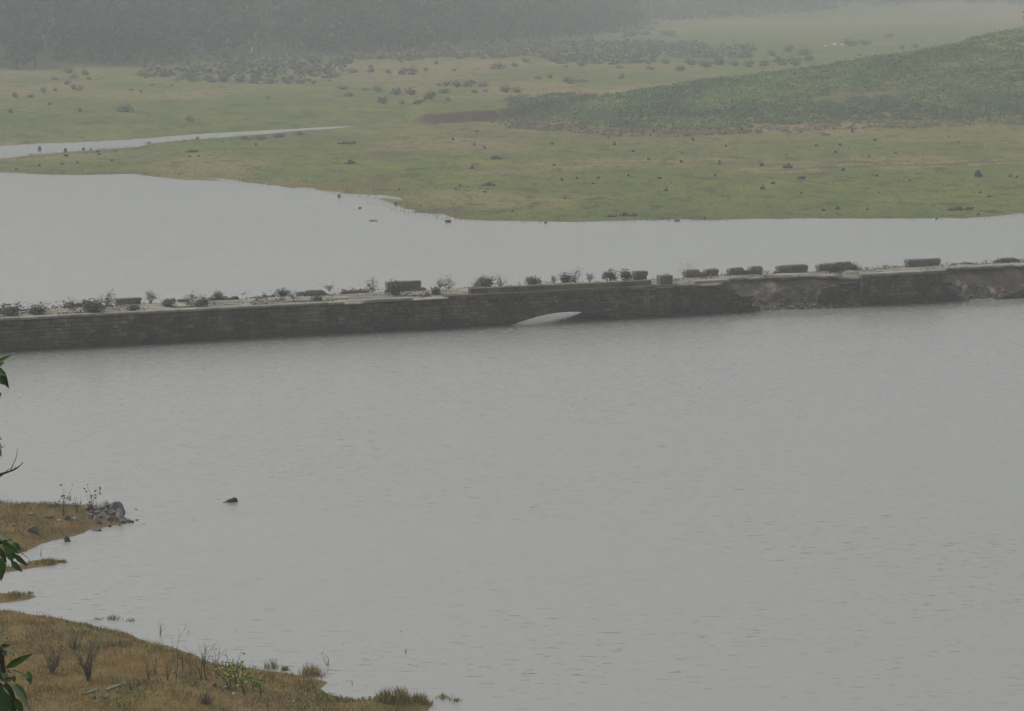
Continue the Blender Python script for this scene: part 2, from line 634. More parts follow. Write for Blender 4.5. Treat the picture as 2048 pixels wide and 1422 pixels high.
# ------------------------------------------------------------------ terrain functions
S1 = [(-700, 352), (-200, 350), (0, 348), (130, 349), (270, 348), (300, 351), (345, 356), (420, 358), (500, 364), (600, 371), (680, 378),
      (735, 385), (750, 391), (770, 402), (800, 416), (860, 428), (930, 438), (1000, 441), (1100, 443), (1300, 441), (1500, 438), (1700, 438),
      (1850, 435), (1960, 432), (2048, 428), (2200, 424), (2700, 415)]
S1w = px_poly(S1)
LAND = S1w + [(900, 300), (900, 4000), (-900, 4000), (-900, 370)]
CHN = [(-700, 346), (-300, 336), (-80, 324), (0, 317), (100, 308), (180, 300), (260, 292), (400, 279), (500, 269), (600, 261), (700, 254), (775, 249)]
CHF = [(775, 248), (720, 250.5), (600, 257), (450, 266), (300, 275), (150, 284), (0, 291), (-80, 296), (-300, 306), (-700, 316)]
CHANNEL = px_poly(CHN + CHF)
SLIV = [px_poly([(628, 377), (690, 381), (735, 383.5), (772, 386), (775, 390), (735, 389), (690, 386.5), (645, 381)]),
        px_poly([(290, 350), (340, 353), (400, 355.5), (440, 359), (432, 361), (385, 359.5), (340, 357.5), (310, 353)]),
        px_poly([(760, 397), (800, 400), (840, 413), (800, 411), (770, 402)])]
SCARP_PX = [(845, 241), (900, 240), (1000, 236), (1100, 226), (1150, 217), (1300, 205), (1600, 200), (2700, 195)]
MID = px_poly(CHF[::-1]) + px_poly(SCARP_PX, 0.7)
BEYOND = MID + [(900, 700), (900, 4000), (-900, 4000), (-900, 480)]
FOR_PX = [(-400, 640), (-100, 690), (150, 715), (300, 740), (500, 790), (800, 830), (1000, 905), (1150, 1010), (1240, 1130), (1285, 1240)]
FOREST = [((a - 1024) / F * Y, Y) for a, Y in FOR_PX]
FORPOLY = FOREST + [((1300 - 1024) / F * 1500, 1500), ((1310 - 1024) / F * 2700, 2700), (-900, 2700), (-900, 640)]
HT = np.array([[980, 0, 525], [1060, 0.25, 528], [1140, 1.0, 530], [1250, 2.7, 540], [1400, 3.8, 550], [1560, 5.4, 560], [1720, 7.3, 575], [1880, 9.1, 590],
               [2048, 12.0, 610], [2300, 16.5, 640], [2800, 20, 660]])
HB = np.array([[980, 495], [1200, 462], [1350, 455], [1500, 462], [1700, 476], [2048, 487], [2800, 490]])


def upx(X, Y):
    return X / np.maximum(Y, 1) * F + 1024


def z_far(X, Y):
    X = np.asarray(X, float)
    Y = np.asarray(Y, float)
    d1 = sdist(X, Y, LAND)
    dc = sdist(X, Y, CHANNEL)
    wig = (fbm(X * 0.12, Y * 0.05, 5) - 0.5)
    d = np.minimum(d1, -dc)
    dn = d + wig * 7.0 + (fbm(X * 0.22, Y * 0.15, 15, 3) - 0.5) * 3.0 * np.where(d1 < 30, 1, 0.4)
    z = np.where(dn > 0, 0.95 * (1 - np.exp(-dn / 75)), np.maximum(0.05 * dn, -1.5))
    z = z + np.where(dn > 0, 1, 0) * (fbm(X * 0.2, Y * 0.2, 9) - 0.5) * np.clip(dn / 40, 0, 1) * 0.35
    for sl_ in SLIV:
        ds_ = sdist(X, Y, sl_) + (fbm(X * 0.5, Y * 0.2, 16) - 0.5) * 2.5
        z = np.maximum(z, np.clip(0.05 * ds_, -1.5, 0.12))
    m = sdist(X, Y, BEYOND)
    mp = np.maximum(m, 0)
    u = upx(X, Y)
    hsz = 1.75 * sstep(800, 860, u) * (1 - sstep(1120, 1240, u))
    z = z + np.maximum(hsz * sstep(0, 2.2, m + (fbm(X * 0.3, Y * 0.3, 2) - 0.5) * 2), 1.5 * (1 - np.exp(-mp / 45))) + 0.0042 * mp
    zc = np.interp(u, HT[:, 0], HT[:, 1])
    yc = np.interp(u, HT[:, 0], HT[:, 2])
    yb = np.interp(u, HB[:, 0], HB[:, 1])
    up = sstep(0, 1, (Y - yb) / (yc - yb) * 0.93)
    up = 0.5 * up + 0.5 * np.clip((Y - yb) / (yc - yb), 0, 1)
    dn2 = 1 - sstep(0, 150, Y - yc)
    hill = zc * np.where(Y < yc, up, dn2) * (1 + 0.10 * (fbm(X * 0.06, Y * 0.03, 4) - 0.5))
    z = z + hill
    df = np.maximum(sdist(X, Y, FORPOLY), 0)
    z = z + np.minimum(0.13 * df, 55)
    z = z + np.maximum(Y - 1380, 0) * 0.03 * (0.6 + 0.8 * fbm(X * 0.004, Y * 0.003, 6)) * (1 - sstep(0, 60, df))
    z = z + np.where(Y > 640, (fbm(X * 0.03, Y * 0.015, 8) - 0.5) * 1.2, 0) * sstep(600, 700, Y)
    return np.minimum(z, 62)


N_MAIN = px_poly([(-250, 1214), (0, 1218), (70, 1229), (130, 1242), (190, 1252), (260, 1264), (300, 1281), (350, 1297), (390, 1309), (440, 1328),
                  (520, 1343), (600, 1353), (648, 1366), (636, 1378), (660, 1390), (720, 1398), (745, 1395), (800, 1392), (850, 1396), (876, 1405), (856, 1425),
                  (830, 1470), (700, 1640), (400, 1900), (-900, 1900)])
N_SPIT = px_poly([(-250, 1012), (0, 1008), (60, 1009), (120, 1012), (180, 1013), (235, 1018), (254, 1032), (246, 1046), (200, 1057), (150, 1070), (90, 1087),
                  (50, 1102), (20, 1109), (-250, 1126)])
N_I1 = px_poly([(45, 1126), (70, 1120), (100, 1118), (126, 1123), (110, 1129), (70, 1136), (30, 1143), (-40, 1152), (-40, 1142), (20, 1132)])
N_I2 = px_poly([(-200, 1186), (0, 1187), (40, 1188), (70, 1192), (65, 1196), (40, 1201), (0, 1206), (-200, 1212)])


def z_near(X, Y):
    X = np.asarray(X, float)
    Y = np.asarray(Y, float)
    w = (fbm(X * 0.9, Y * 0.45, 11) - 0.5) * 0.9
    a = sdist(X, Y, N_MAIN) + w
    b = sdist(X, Y, N_SPIT) + w
    c = np.maximum(sdist(X, Y, N_I1), sdist(X, Y, N_I2)) + w * 0.5

    def prof(d, h, L):
        return np.where(d > 0, h * (1 - np.exp(-np.maximum(d, 0) / L)), np.maximum(0.16 * d, -1.2))
    z = np.maximum(np.maximum(prof(a, 0.62, 3.0), prof(b, 0.55, 2.2)), prof(c, 0.10, 0.4))
    z = z + np.where(z > 0.02, (fbm(X * 0.6, Y * 0.6, 13) - 0.5) * 0.22 * np.clip(z / 0.2, 0, 1), 0)
    hillside = 21.3 - 0.2205 * Y - 0.05 * np.maximum(0, X + 4) + (fbm(X * 0.3, Y * 0.3, 14) - 0.5) * 0.2
    return np.maximum(z, np.where(Y < 96.5, hillside, -2))


def pick(px, py, zf=None):
    """where the sight line through a photo pixel meets the terrain"""
    zf = zf or z_far
    d = ray(px, py)
    ks = np.linspace(60, 180, 900) if zf is z_near else 285 * (2600 / 285) ** np.linspace(0, 1, 1500)
    Pt = CAM[None] + d[None] * (ks / d[1])[:, None]
    zz = np.maximum(zf(Pt[:, 0], Pt[:, 1]), -0.02)
    i = np.argmax(Pt[:, 2] <= zz)
    if Pt[i, 2] > zz[i]:
        i = len(ks) - 1
    P = Pt[i].copy()
    P[2] = max(float(zf(P[0:1], P[1:2])[0]), -0.03)
    return P


def grid_obj(name, X, Y, Z, mat, **at):
    r, c = X.shape
    V = np.stack([X, Y, Z], -1).reshape(-1, 3)
    I = np.arange(r * c).reshape(r, c)
    Fq = np.stack([I[:-1, :-1], I[:-1, 1:], I[1:, 1:], I[1:, :-1]], -1).reshape(-1, 4)
    me = np_mesh(name, V, Fq, mat, smooth=True)
    for k, v in at.items():
        a = me.attributes.new(k, 'FLOAT', 'POINT')
        a.data.foreach_set('value', np.asarray(v, np.float32).ravel())
    return tag(link(name, me), kind='structure')


# water and bed
bed = MB()
bed.add([(-1400, -250, -2.4), (1400, -250, -2.4), (1400, 2850, -2.4), (-1400, 2850, -2.4)], [(0, 1, 2, 3)])
tag(bed.build('ground', M['bed']), kind='structure')
wat = MB()
wat.add([(-1300, -200, 0), (1300, -200, 0), (1300, 2700, 0), (-1300, 2700, 0)], [(0, 1, 2, 3)])
tag(wat.build('water', M['water']), kind='structure')

# far land, one sheet from the far shore to the hills
us = np.linspace(-0.27, 0.27, 400)
ys = np.concatenate([np.linspace(288, 620, 330), 620 * (2650 / 620) ** np.linspace(0, 1, 150)[1:]])
UU, YY = np.meshgrid(us, ys)
XX = UU * YY
ZZ = z_far(XX, YY)
uu = upx(XX, YY)
base_y = np.interp(uu, HB[:, 0], HB[:, 1])
peni = sdist(XX, YY, BEYOND) < 0
dryn = sstep(0.52, 0.68, fbm(XX * 0.035, YY * 0.018, 21)) * np.where(peni, 0.6, 0.35)
streak = np.exp(-((YY - (392 + 0.08 * (XX - 20)) + 14 * (fbm(XX * 0.05, YY * 0.02, 5) - 0.5)) / 7.0) ** 2) * sstep(900, 1150, uu) * 0.85 * sstep(0.36, 0.6, fbm(XX * 0.08, YY * 0.08, 31))
brown = np.where(peni, sstep(base_y - 70, base_y - 5, YY), 0) * 0.35 * sstep(500, 900, uu)
warm = np.where(~peni & (YY < 760), sstep(0.5, 0.66, fbm(XX * 0.02, YY * 0.012, 41)) * 0.6, 0)
fieldp = np.where((YY > 1080) & (uu > 1290), 0.75 * sstep(0.4, 0.6, fbm(XX * 0.012, YY * 0.008, 43)), 0)
dryn = np.clip(dryn + streak + brown + warm + fieldp, 0, 1)
gy = np.gradient(ZZ, axis=0) / np.gradient(YY, axis=0)
trk = px_poly([(1545, 336), (1620, 332), (1700, 331), (1800, 328), (1900, 325), (2060, 319), (2300, 310)], 0.75)
trk2 = px_poly([(960, 340), (1100, 333), (1250, 322), (1400, 318), (1560, 312)], 0.7)
dryn = np.clip(dryn + 0.9 * np.exp(-((pdist(XX, YY, trk) - 3.2) / 1.8) ** 2) * (fbm(XX * 0.1, YY * 0.1, 33) > 0.42) + 0.6 * np.exp(-(pdist(XX, YY, trk2) / 3.5) ** 2) * sstep(0.4, 0.6, fbm(XX * 0.12, YY * 0.06, 34)), 0, 1)
soil = sstep(0.22, 0.5, gy) * np.where((YY < 640) & (uu < 1230), 1, 0)
mud = (1 - sstep(0.0, 0.04, ZZ)) * 0.35
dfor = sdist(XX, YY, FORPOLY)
floor_mask = np.maximum(0.9 * sstep(-6, 10, dfor), 0.3 * np.where((uu > 1010) & peni, sstep(base_y + 14, base_y + 40, YY), 0))  # darker ground colour inside the forest, fainter on the scrub hill
grid_obj('meadow', XX, YY, ZZ, M['meadow'], dry=dryn, soil=np.clip(soil + mud + 0.8 * np.exp(-(pdist(XX, YY, trk) / 0.9) ** 2) + 0.35 * peni * sstep(0.62, 0.72, fbm(XX * 0.10, YY * 0.05, 35)), 0, 1), litter=floor_mask)

# near bank and the hillside below the viewpoint
xs = np.arange(-34, 26.1, 0.3)
ys2 = np.concatenate([np.arange(1.5, 92, 1.5), np.arange(92, 146, 0.3)])
NX, NY = np.meshgrid(xs, ys2)
NZ = z_near(NX, NY)
grid_obj('shore', NX, NY, NZ, M['near_turf'], dry=NZ * 0, soil=np.clip(1 - sstep(0.0, 0.05, NZ) + sstep(0.62, 0.8, fbm(NX * 0.5, NY * 0.5, 51)) * 0.6, 0, 1))


# ------------------------------------------------------------------ plants, rocks: builders
def leaf_quads(C, size, g, out=None, loose=0.45):
    """one small leaf-clump face at every centre, lying roughly along the crown's skin where out is given"""
    n = len(C)
    a = g.normal(size=(n, 3))
    if out is not None:
        o_ = out / (np.linalg.norm(out, axis=1)[:, None] + 1e-9) + g.normal(size=(n, 3)) * loose
        o_ /= np.linalg.norm(o_, axis=1)[:, None]
        a -= o_ * np.sum(a * o_, 1)[:, None]
    a /= np.linalg.norm(a, axis=1)[:, None]
    b = np.cross(o_, a) if out is not None else g.normal(size=(n, 3))
    b -= a * np.sum(a * b, 1)[:, None]
    b /= np.linalg.norm(b, axis=1)[:, None]
    sz = (size * g.uniform(0.6, 1.4, n))[:, None]
    a = a * sz
    b = b * sz * g.uniform(0.4, 0.8, n)[:, None]
    V = np.stack([C - a, C - b * 1.0, C + a, C + b], 1).reshape(-1, 3)
    Fq = np.arange(4 * n).reshape(n, 4)
    return V, Fq


def dome_points(g, n, w, h, lobes):
    """points through an uneven bush: several lobes, denser near their skins"""
    cs = []
    for k in range(lobes):
        q = g.uniform(0, 2 * math.pi)
        r = w * 0.5 * math.sqrt(g.random()) * 0.62
        lw = w * g.uniform(0.24, 0.42)
        lh = h * g.uniform(0.3, 0.52)
        cs.append((r * math.cos(q), r * math.sin(q), g.uniform(0.35, 1.0) * (h - lh) * (1 - 0.5 * r / w), lw, lh))
    P = np.empty((n, 3))
    w_ = g.integers(0, lobes, n)
    d = g.normal(size=(n, 3))
    d /= np.linalg.norm(d, axis=1)[:, None]
    rr = g.random(n) ** 0.45
    c = np.array(cs)[w_]
    P[:, 0] = c[:, 0] + d[:, 0] * rr * c[:, 3]
    P[:, 1] = c[:, 1] + d[:, 1] * rr * c[:, 3]
    P[:, 2] = np.abs(c[:, 2] + d[:, 2] * rr * c[:, 4])
    return P, w_


def bush_mesh(name, seed, w, h, n, leaf, lobes, mat, stem_mat, spiky=0.25):
    g = np.random.default_rng(seed)
    P, wi = dome_points(g, n, w, h, lobes)
    k = int(n * spiky)
    q = g.uniform(0, 2 * math.pi, k)
    rad = g.random(k) ** 0.6
    t = g.random(k)
    P2 = np.stack([np.cos(q) * w * 0.5 * rad * (0.4 + 0.6 * t), np.sin(q) * w * 0.5 * rad * (0.4 + 0.6 * t), h * (0.35 + 0.8 * t * (1 - 0.4 * rad))], 1)
    P = np.concatenate([P, P2])
    V, Fq = leaf_quads(P, leaf, g, P - np.array([0, 0, 0.25 * h]), 0.6)
    tl = g.uniform(0, 1, lobes)
    tone = np.concatenate([tl[wi], np.full(k, 0.5)])
    mb = MB()
    ns = 9
    for j in range(ns):
        qa = g.uniform(0, 2 * math.pi)
        rr = w * 0.45 * g.uniform(0.3, 1)
        top = np.array([rr * math.cos(qa), rr * math.sin(qa), h * g.uniform(0.6, 1.05)])
        mb.tube([(0.05 * math.cos(qa) * w, 0.05 * math.sin(qa) * w, -0.04 * h), top * (0.5, 0.5, 0.45), top], [0.014 * w, 0.01 * w, 0.004 * w], 4)
    sv = np.array(mb.v)
    off = len(V)
    quads = np.array([f for f in mb.f if len(f) == 4], int)
    me = np_mesh(name, np.concatenate([V, sv]), [Fq, quads + off], [mat, stem_mat], tone=np.concatenate([np.repeat(tone, 4), np.full(len(sv), 0.3)]),
                 midx=np.concatenate([np.zeros(len(Fq)), np.ones(len(quads))]))
    return me


def twig_mesh(mb, g, w, h, nst, depth=2, r0=0.02, lean=1.0):
    """many bare stems fanning up from one root, forking towards the tips; returns tip points"""
    tips = []

    def grow(p, d, L, r, k):
        pts = [p]
        rad = [r]
        for j in range(3):
            d2 = d + g.normal(size=3) * 0.14
            d2[2] += 0.06
            d2 /= np.linalg.norm(d2)
            p = p + d2 * L / 3
            d = d2
            pts.append(p)
            rad.append(r * (1 - 0.22 * (j + 1)))
        mb.tube(pts, rad, 4, cap=False)
        tips.append(p)
        if k > 0:
            for j in range(g.integers(2, 4)):
                b = pts[g.integers(1, 4)]
                dd = d + g.normal(size=3) * 0.42
                dd[2] = abs(dd[2])
                dd /= np.linalg.norm(dd)
                grow(b, dd, L * g.uniform(0.45, 0.75), r * 0.5, k - 1)
    for j in range(nst):
        q = g.uniform(0, 2 * math.pi)
        sp = g.uniform(0.05, 1) * w / (2 * h) * lean
        d = np.array([math.cos(q) * sp, math.sin(q) * sp, 1.0])
        d /= np.linalg.norm(d)
        grow(np.array([math.cos(q) * 0.03 * w, math.sin(q) * 0.03 * w, -0.03]), d, h * g.uniform(0.45, 0.72), r0, depth)
    return tips


def rock_points(g, w, d, h, n=16, sink=0.25):
    q = g.normal(size=(n, 3))
    q /= np.linalg.norm(q, axis=1)[:, None]
    q *= g.uniform(0.75, 1.05, n)[:, None]
    q = np.clip(q, -0.82, 0.82) / 0.82
    P = q * np.array([w / 2, d / 2, h * (1 + sink) / 2])
    P[:, 2] += h * (1 - sink) / 2
    return P


def rock_mesh(name, seed, w, d, h, mat, parts=1):
    g = np.random.default_rng(seed)
    mb = MB()
    if parts == 1:
        mb.hull(rock_points(g, w, d, h, 18))
    else:
        for k in range(parts):
            f = 1 if k == 0 else g.uniform(0.35, 0.75)
            P = rock_points(g, w * (0.5 if k == 0 else 0.42) * (1.1 if k == 0 else f * 1.3), d * 0.8 * f, h * f, 16)
            P += np.array([0 if k == 0 else g.uniform(-0.42, 0.42) * w, g.uniform(-0.2, 0.2) * d, 0])
            mb.hull(P)
    me = mb.mesh(name, mat)
    if parts > 1:
        return me
    bm = bmesh.new()
    bm.from_mesh(me)
    bmesh.ops.bevel(bm, geom=list(bm.edges), offset=min(w, h) * 0.06, segments=1, affect='EDGES', profile=0.5, clamp_overlap=True)
    bm.to_mesh(me)
    bm.free()
    return me


def stump_mesh(name, seed, w, h, mat):
    g = np.random.default_rng(seed)
    n = 9
    rings = [(-0.15 * h, 1.0), (0.05 * h, 1.0), (0.3 * h, 0.88), (0.65 * h, 0.75), (0.9 * h, 0.55)]
    V = []
    for i, (z, r) in enumerate(rings):
        for k in range(n):
            q = 2 * math.pi * k / n
            rr = w / 2 * r * g.uniform(0.75, 1.2)
            V.append((rr * math.cos(q), rr * math.sin(q), z * (g.uniform(0.75, 1.15) if i == 4 else 1)))
    Fs = []
    for i in range(len(rings) - 1):
        for k in range(n):
            Fs.append((i * n + k, i * n + (k + 1) % n, (i + 1) * n + (k + 1) % n, (i + 1) * n + k))
    V.append((0, 0, 0.75 * h))
    t = len(V) - 1
    for k in range(n):
        Fs.append((4 * n + k, 4 * n + (k + 1) % n, t))
    mb = MB()
    mb.add(V, Fs)
    return mb.mesh(name, mat)



# ------------------------------------------------------------------ the half-drowned bridge
BA = at_z(0, 705)
BB = at_z(1520, 624)
BE = (BB - BA) / np.linalg.norm(BB - BA)
BN = np.array([-BE[1], BE[0], 0])
ZD = 2.05                                                   # level of the roadway
bridge = empty('stone_bridge', BA, 'long low ruined masonry road bridge half drowned in the lake, its arch nearly under water', 'bridge',
               rz=math.atan2(BE[1], BE[0]))


def on_t(px, py, t):
    """local (s, z) where a sight line meets the upright plane t of the bridge"""
    d = ray(px, py)
    k = (t - np.dot(CAM - BA, BN)) / np.dot(d, BN)
    P = CAM + d * k
    return float(np.dot(P - BA, BE)), float(P[2])


def on_deck(px, py, z=ZD):
    P = at_z(px, py, z)
    return float(np.dot(P - BA, BE)), float(np.dot(P - BA, BN))


def to_world(s, t, z):
    return BA + BE * s + BN * t + np.array([0, 0, z])


rb = random.Random(11)
ARC_S0, ARC_S1, ARC_H = 35.2, 43.9, 0.70


def arc_z(s):
    """underside of the flat segmental arch"""
    m = (ARC_S0 + ARC_S1) / 2
    hw = (ARC_S1 - ARC_S0) / 2
    x = abs(s - m) / hw
    if x >= 1.25:
        return -9
    return ARC_H - 0.78 * x * x


def stone(mb, s0, s1, z0, z1, tf, depth=0.3):
    g = 0.016
    s0 += g
    s1 -= g
    z0 += g
    z1 -= g
    tf += rb.uniform(-0.02, 0.03)
    c = 0.03
    j = lambda a: rb.uniform(-a, a)
    fr = [(s0 + c + j(.012), tf + j(.012), z0 + c + j(.012)), (s1 - c + j(.012), tf + j(.012), z0 + c + j(.012)),
          (s1 - c + j(.012), tf + j(.012), z1 - c + j(.012)), (s0 + c + j(.012), tf + j(.012), z1 - c + j(.012))]
    md = [(s0, tf + 0.03, z0), (s1, tf + 0.03, z0), (s1, tf + 0.03, z1), (s0, tf + 0.03, z1)]
    bk = [(s0, tf + depth, z0), (s1, tf + depth, z0), (s1, tf + depth, z1), (s0, tf + depth, z1)]
    V = fr + md + bk
    Fs = [(0, 1, 2, 3)]
    for a in (0, 4):
        for k in range(4):
            Fs.append((a + k, a + 4 + k, a + 4 + (k + 1) % 4, a + (k + 1) % 4))
    mb.add(V, [f[::-1] if f != (0, 1, 2, 3) else f for f in Fs])


def masonry(s0, s1, zb, top, tf=0.0, skip=None, lo=0.21, hi=0.30, la=0.35, lb=0.8, miss=0.012):
    mb = MB()
    z = zb
    while True:
        h = rb.uniform(lo, hi)
        s = s0 - (rb.uniform(0, 0.3) if skip else 0)
        live = False
        while s < s1:
            L = rb.uniform(la, lb)
            e = min(s + L, s1)
            if s1 - e < 0.18:
                e = s1
            zt = min(z + h, top((s + e) / 2))
            if zt - z > 0.07:
                live = True
                if not (skip and skip((s + e) / 2, (z + zt) / 2)) and rb.random() > miss:
                    stone(mb, s, e, z, zt, tf)
            s = e
        z += h
        if not live:
            break
    return mb


def slab_poly(name, pts, t0, t1, mat, parent=bridge):
    """upright slab with an outline in (s, z)"""
    n = len(pts)
    mb = MB()
    V = [(s, t0, z) for s, z in pts] + [(s, t1, z) for s, z in pts]
    Fs = [tuple(range(n)), tuple(range(n, 2 * n))[::-1]]
    for i in range(n):
        Fs.append((i, n + i, n + (i + 1) % n, (i + 1) % n))
    mb.add(V, Fs)
    return mb.build(name, mat, parent)


def lin(xs, ys):
    return lambda s: float(np.interp(s, xs, ys))


# left approach wall, wall over the arch, wall to the first collapse
top1 = lin([-20, 23.2, 23.3, 24.55, 24.6, 28.2], [2.0, 2.0, 1.93, 1.93, 2.02, 2.02])
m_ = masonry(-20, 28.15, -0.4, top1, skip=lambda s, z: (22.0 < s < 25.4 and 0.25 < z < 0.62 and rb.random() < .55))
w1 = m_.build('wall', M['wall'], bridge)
sl = slab_poly('wall_core', [(-20, -2.3), (28.15, -2.3), (28.15, 2.0), (24.7, 2.0), (24.6, 1.9), (23.3, 1.9), (23.2, 1.98), (-20, 1.98)], 0.1, 0.7, M['backing'])
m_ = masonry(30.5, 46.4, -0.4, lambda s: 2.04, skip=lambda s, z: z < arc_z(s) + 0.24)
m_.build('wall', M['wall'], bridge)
arcpts = [(s, max(arc_z(s), -2.3)) for s in np.linspace(ARC_S1 + 0.25, ARC_S0 - 0.25, 34)]
slab_poly('wall_core', [(46.4, -2.3), (46.4, 2.02), (30.5, 2.02), (30.5, -2.3), (ARC_S0 - 0.3, -2.3)] + arcpts[::-1] + [(ARC_S1 + 0.3, -2.3)], 0.1, 0.7, M['backing'])
RAG = lin([-0.4, 0.4, 0.9, 1.4, 1.8, 2.1], [55.0, 54.6, 54.0, 53.4, 52.6, 52.2])
m_ = masonry(47.9, 55.2, -0.4, lin([47.9, 49.3, 49.4, 52.4, 55], [1.98, 1.98, 1.98, 1.98, 1.9]), skip=lambda s, z: s > RAG(z) + rb.uniform(-0.25, 0.2))
m_.build('wall', M['wall'], bridge)
slab_poly('wall_core', [(47.9, -2.3), (54.6, -2.3), (54.2, 0.3), (53.4, 1.0), (52.4, 1.6), (51.9, 1.95), (47.9, 1.95)], 0.1, 0.7, M['backing'])
# second stretch between the collapses
RAG2 = lin([-0.4, 0.0, 0.4, 0.9, 1.4, 1.8, 2.2], [73.2, 72.4, 71.6, 70.6, 70.15, 69.95, 69.9])
m_ = masonry(63.2, 73.4, -0.4, lambda s: 2.14, skip=lambda s, z: s > RAG2(z) + rb.uniform(-0.15, 0.15))
m_.build('wall', M['wall'], bridge)
slab_poly('wall_core', [(63.2, -2.3), (73.0, -2.3), (72.0, 0.0), (70.8, 0.6), (69.9, 1.4), (69.7, 2.1), (63.2, 2.1)], 0.1, 0.7, M['backing'])
# broken inner facing, set back, left of it
m_ = masonry(59.6, 63.2, -0.4, lin([59.6, 60.3, 61.2, 62.2, 63.2], [0.9, 1.5, 1.62, 1.78, 1.8]), tf=0.45, lo=.14, hi=.24, la=.2, lb=.5, miss=.1)
m_.build('wall', M['wall'], bridge)
slab_poly('wall_core', [(59.3, -2.3), (63.2, -2.3), (63.2, 1.75), (61, 1.5), (60.2, 1.3), (59.6, 0.7)], 0.62, 1.1, M['backing'])
# remnant at the right edge, rising to the right
m_ = masonry(74.6, 94, -0.4, lin([74.6, 76, 77.5, 79.5, 82, 94], [0.08, 0.45, 0.8, 1.2, 2.0, 2.1]), skip=lambda s, z: False)
m_.build('wall', M['wall'], bridge)
slab_poly('wall_core', [(74.4, -2.3), (94, -2.3), (94, 2.05), (82, 1.95), (79.5, 1.15), (77.5, 0.75), (76, 0.4), (74.6, 0)], 0.1, 0.7, M['backing'])

# arch ring of voussoirs and the vault behind it
mb = MB()
ss = np.linspace(ARC_S0 - 0.2, ARC_S1 + 0.2, 22)
for a, b in zip(ss[:-1], ss[1:]):
    a2, b2 = a + 0.02, b - 0.02
    za, zb_ = arc_z(a2), arc_z(b2)
    tf = rb.uniform(-0.04, -0.01)
    hgt = rb.uniform(0.27, 0.33)
    na = 0.5 * 0.78 * 2 * (a2 - 39.6) / 18.5 * hgt
    nb = 0.5 * 0.78 * 2 * (b2 - 39.6) / 18.5 * hgt
    V = [(a2, tf, za), (b2, tf, zb_), (b2 + nb, tf, zb_ + hgt), (a2 + na, tf, za + hgt)]
    V += [(x, 0.35, z) for x, _, z in V]
    mb.add(V, [(0, 1, 2, 3), (7, 6, 5, 4), (0, 4, 5, 1), (1, 5, 6, 2), (2, 6, 7, 3), (3, 7, 4, 0)])
mb.build('arch_ring', M['wall'], bridge)
mb = MB()
ss = np.linspace(ARC_S0 - 0.25, ARC_S1 + 0.25, 30)
V = []
for s in ss:
    V += [(s, 0.34, arc_z(s) - 0.004), (s, 5.05, arc_z(s) - 0.004), (s, 0.34, arc_z(s) + 0.3), (s, 5.05, arc_z(s) + 0.3)]
Fs = []
for i in range(len(ss) - 1):
    a = 4 * i
    Fs += [(a, a + 4, a + 5, a + 1), (a + 2, a + 3, a + 7, a + 6)]
mb.add(V, Fs)
mb.build('vault', M['backing'], bridge)
# far face
arcp = [(s, max(arc_z(s), -2.3)) for s in np.linspace(ARC_S0 - 0.25, ARC_S1 + 0.25, 34)]
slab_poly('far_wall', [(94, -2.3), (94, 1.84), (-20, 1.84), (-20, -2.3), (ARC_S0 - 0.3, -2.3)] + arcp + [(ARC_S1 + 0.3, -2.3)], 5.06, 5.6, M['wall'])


def pilaster(s0, s1, ztop, proud):
    m = masonry(s0, s1, -0.4, lambda s: ztop - 0.14, tf=-proud, la=.4, lb=.75)
    o = m.build('pilaster', M['wall'], bridge)
    c = MB()
    c.box(s0 + 0.03, s1 - 0.03, -proud + 0.1, 0.7, -2.3, ztop - 0.15)
    c.build('pilaster_core', M['backing'], o)
    return o


def coping_run(name, s0, s1, z0, z1, t0, t1, la, lb, mat, jz=0.01, parent=bridge, gap=0.015):
    m = MB()
    s = s0
    while s < s1 - 0.05:
        e = min(s + rb.uniform(la, lb), s1)
        if s1 - e < 0.3:
            e = s1
        dz = rb.uniform(-jz, jz)
        dt = rb.uniform(-0.025, 0.025)
        P = []
        for x in (s + gap, e - gap):
            for y, zz in ((t0 + dt, z0), (t0 + dt, z1 - 0.04), (t0 + dt + 0.05, z1), (t1 - 0.03, z1 + 0.01), (t1, z0)):
                P.append((x + rb.uniform(-.012, .012), y + rb.uniform(-.012, .012), zz + dz + rb.uniform(-.008, .008) * (zz > z0)))
        m.hull(P)
        s = e
    return m.build(name, mat, parent)


coping_run('coping', -20, 23.2, 2.003, 2.15, -0.1, 0.55, 1.0, 1.7, M['coping'], 0.006)
coping_run('coping', 23.3, 24.5, 1.93, 2.0, -0.04, 0.6, 0.5, 0.8, M['coping'])
coping_run('coping', 24.6, 28.1, 2.025, 2.2, -0.1, 0.6, 0.7, 1.2, M['coping'], 0.015)
pilaster(28.15, 30.5, 2.02, 0.3)
coping_run('coping', 28.0, 30.6, 2.023, 2.09, -0.36, 0.6, 0.8, 1.2, M['coping'])
coping_run('coping', 30.62, 46.35, 2.045, 2.23, -0.1, 0.7, 0.8, 1.5, M['course'], 0.012)
coping_run('parapet_course', 32.5, 46.2, 2.235, 2.56, 0.28, 0.75, 0.8, 1.6, M['course'], 0.02)
pilaster(46.4, 47.9, 2.1, 0.25)
coping_run('coping', 46.3, 48.0, 2.105, 2.24, -0.32, 0.6, 0.8, 1.2, M['course'])
coping_run('parapet_post', 46.75, 47.75, 2.245, 2.86, 0.05, 0.6, 1.1, 1.2, M['course'])
coping_run('coping', 48.02, 49.9, 1.985, 2.16, -0.08, 0.7, 0.9, 1.3, M['course'])
coping_run('coping', 49.5, 52.3, 2.165, 2.36, 0.15, 0.9, 1.2, 1.7, M['coping'], 0.015)
coping_run('coping', 62.9, 69.95, 2.143, 2.32, -0.1, 0.6, 1.3, 2.4, M['coping'], 0.01)

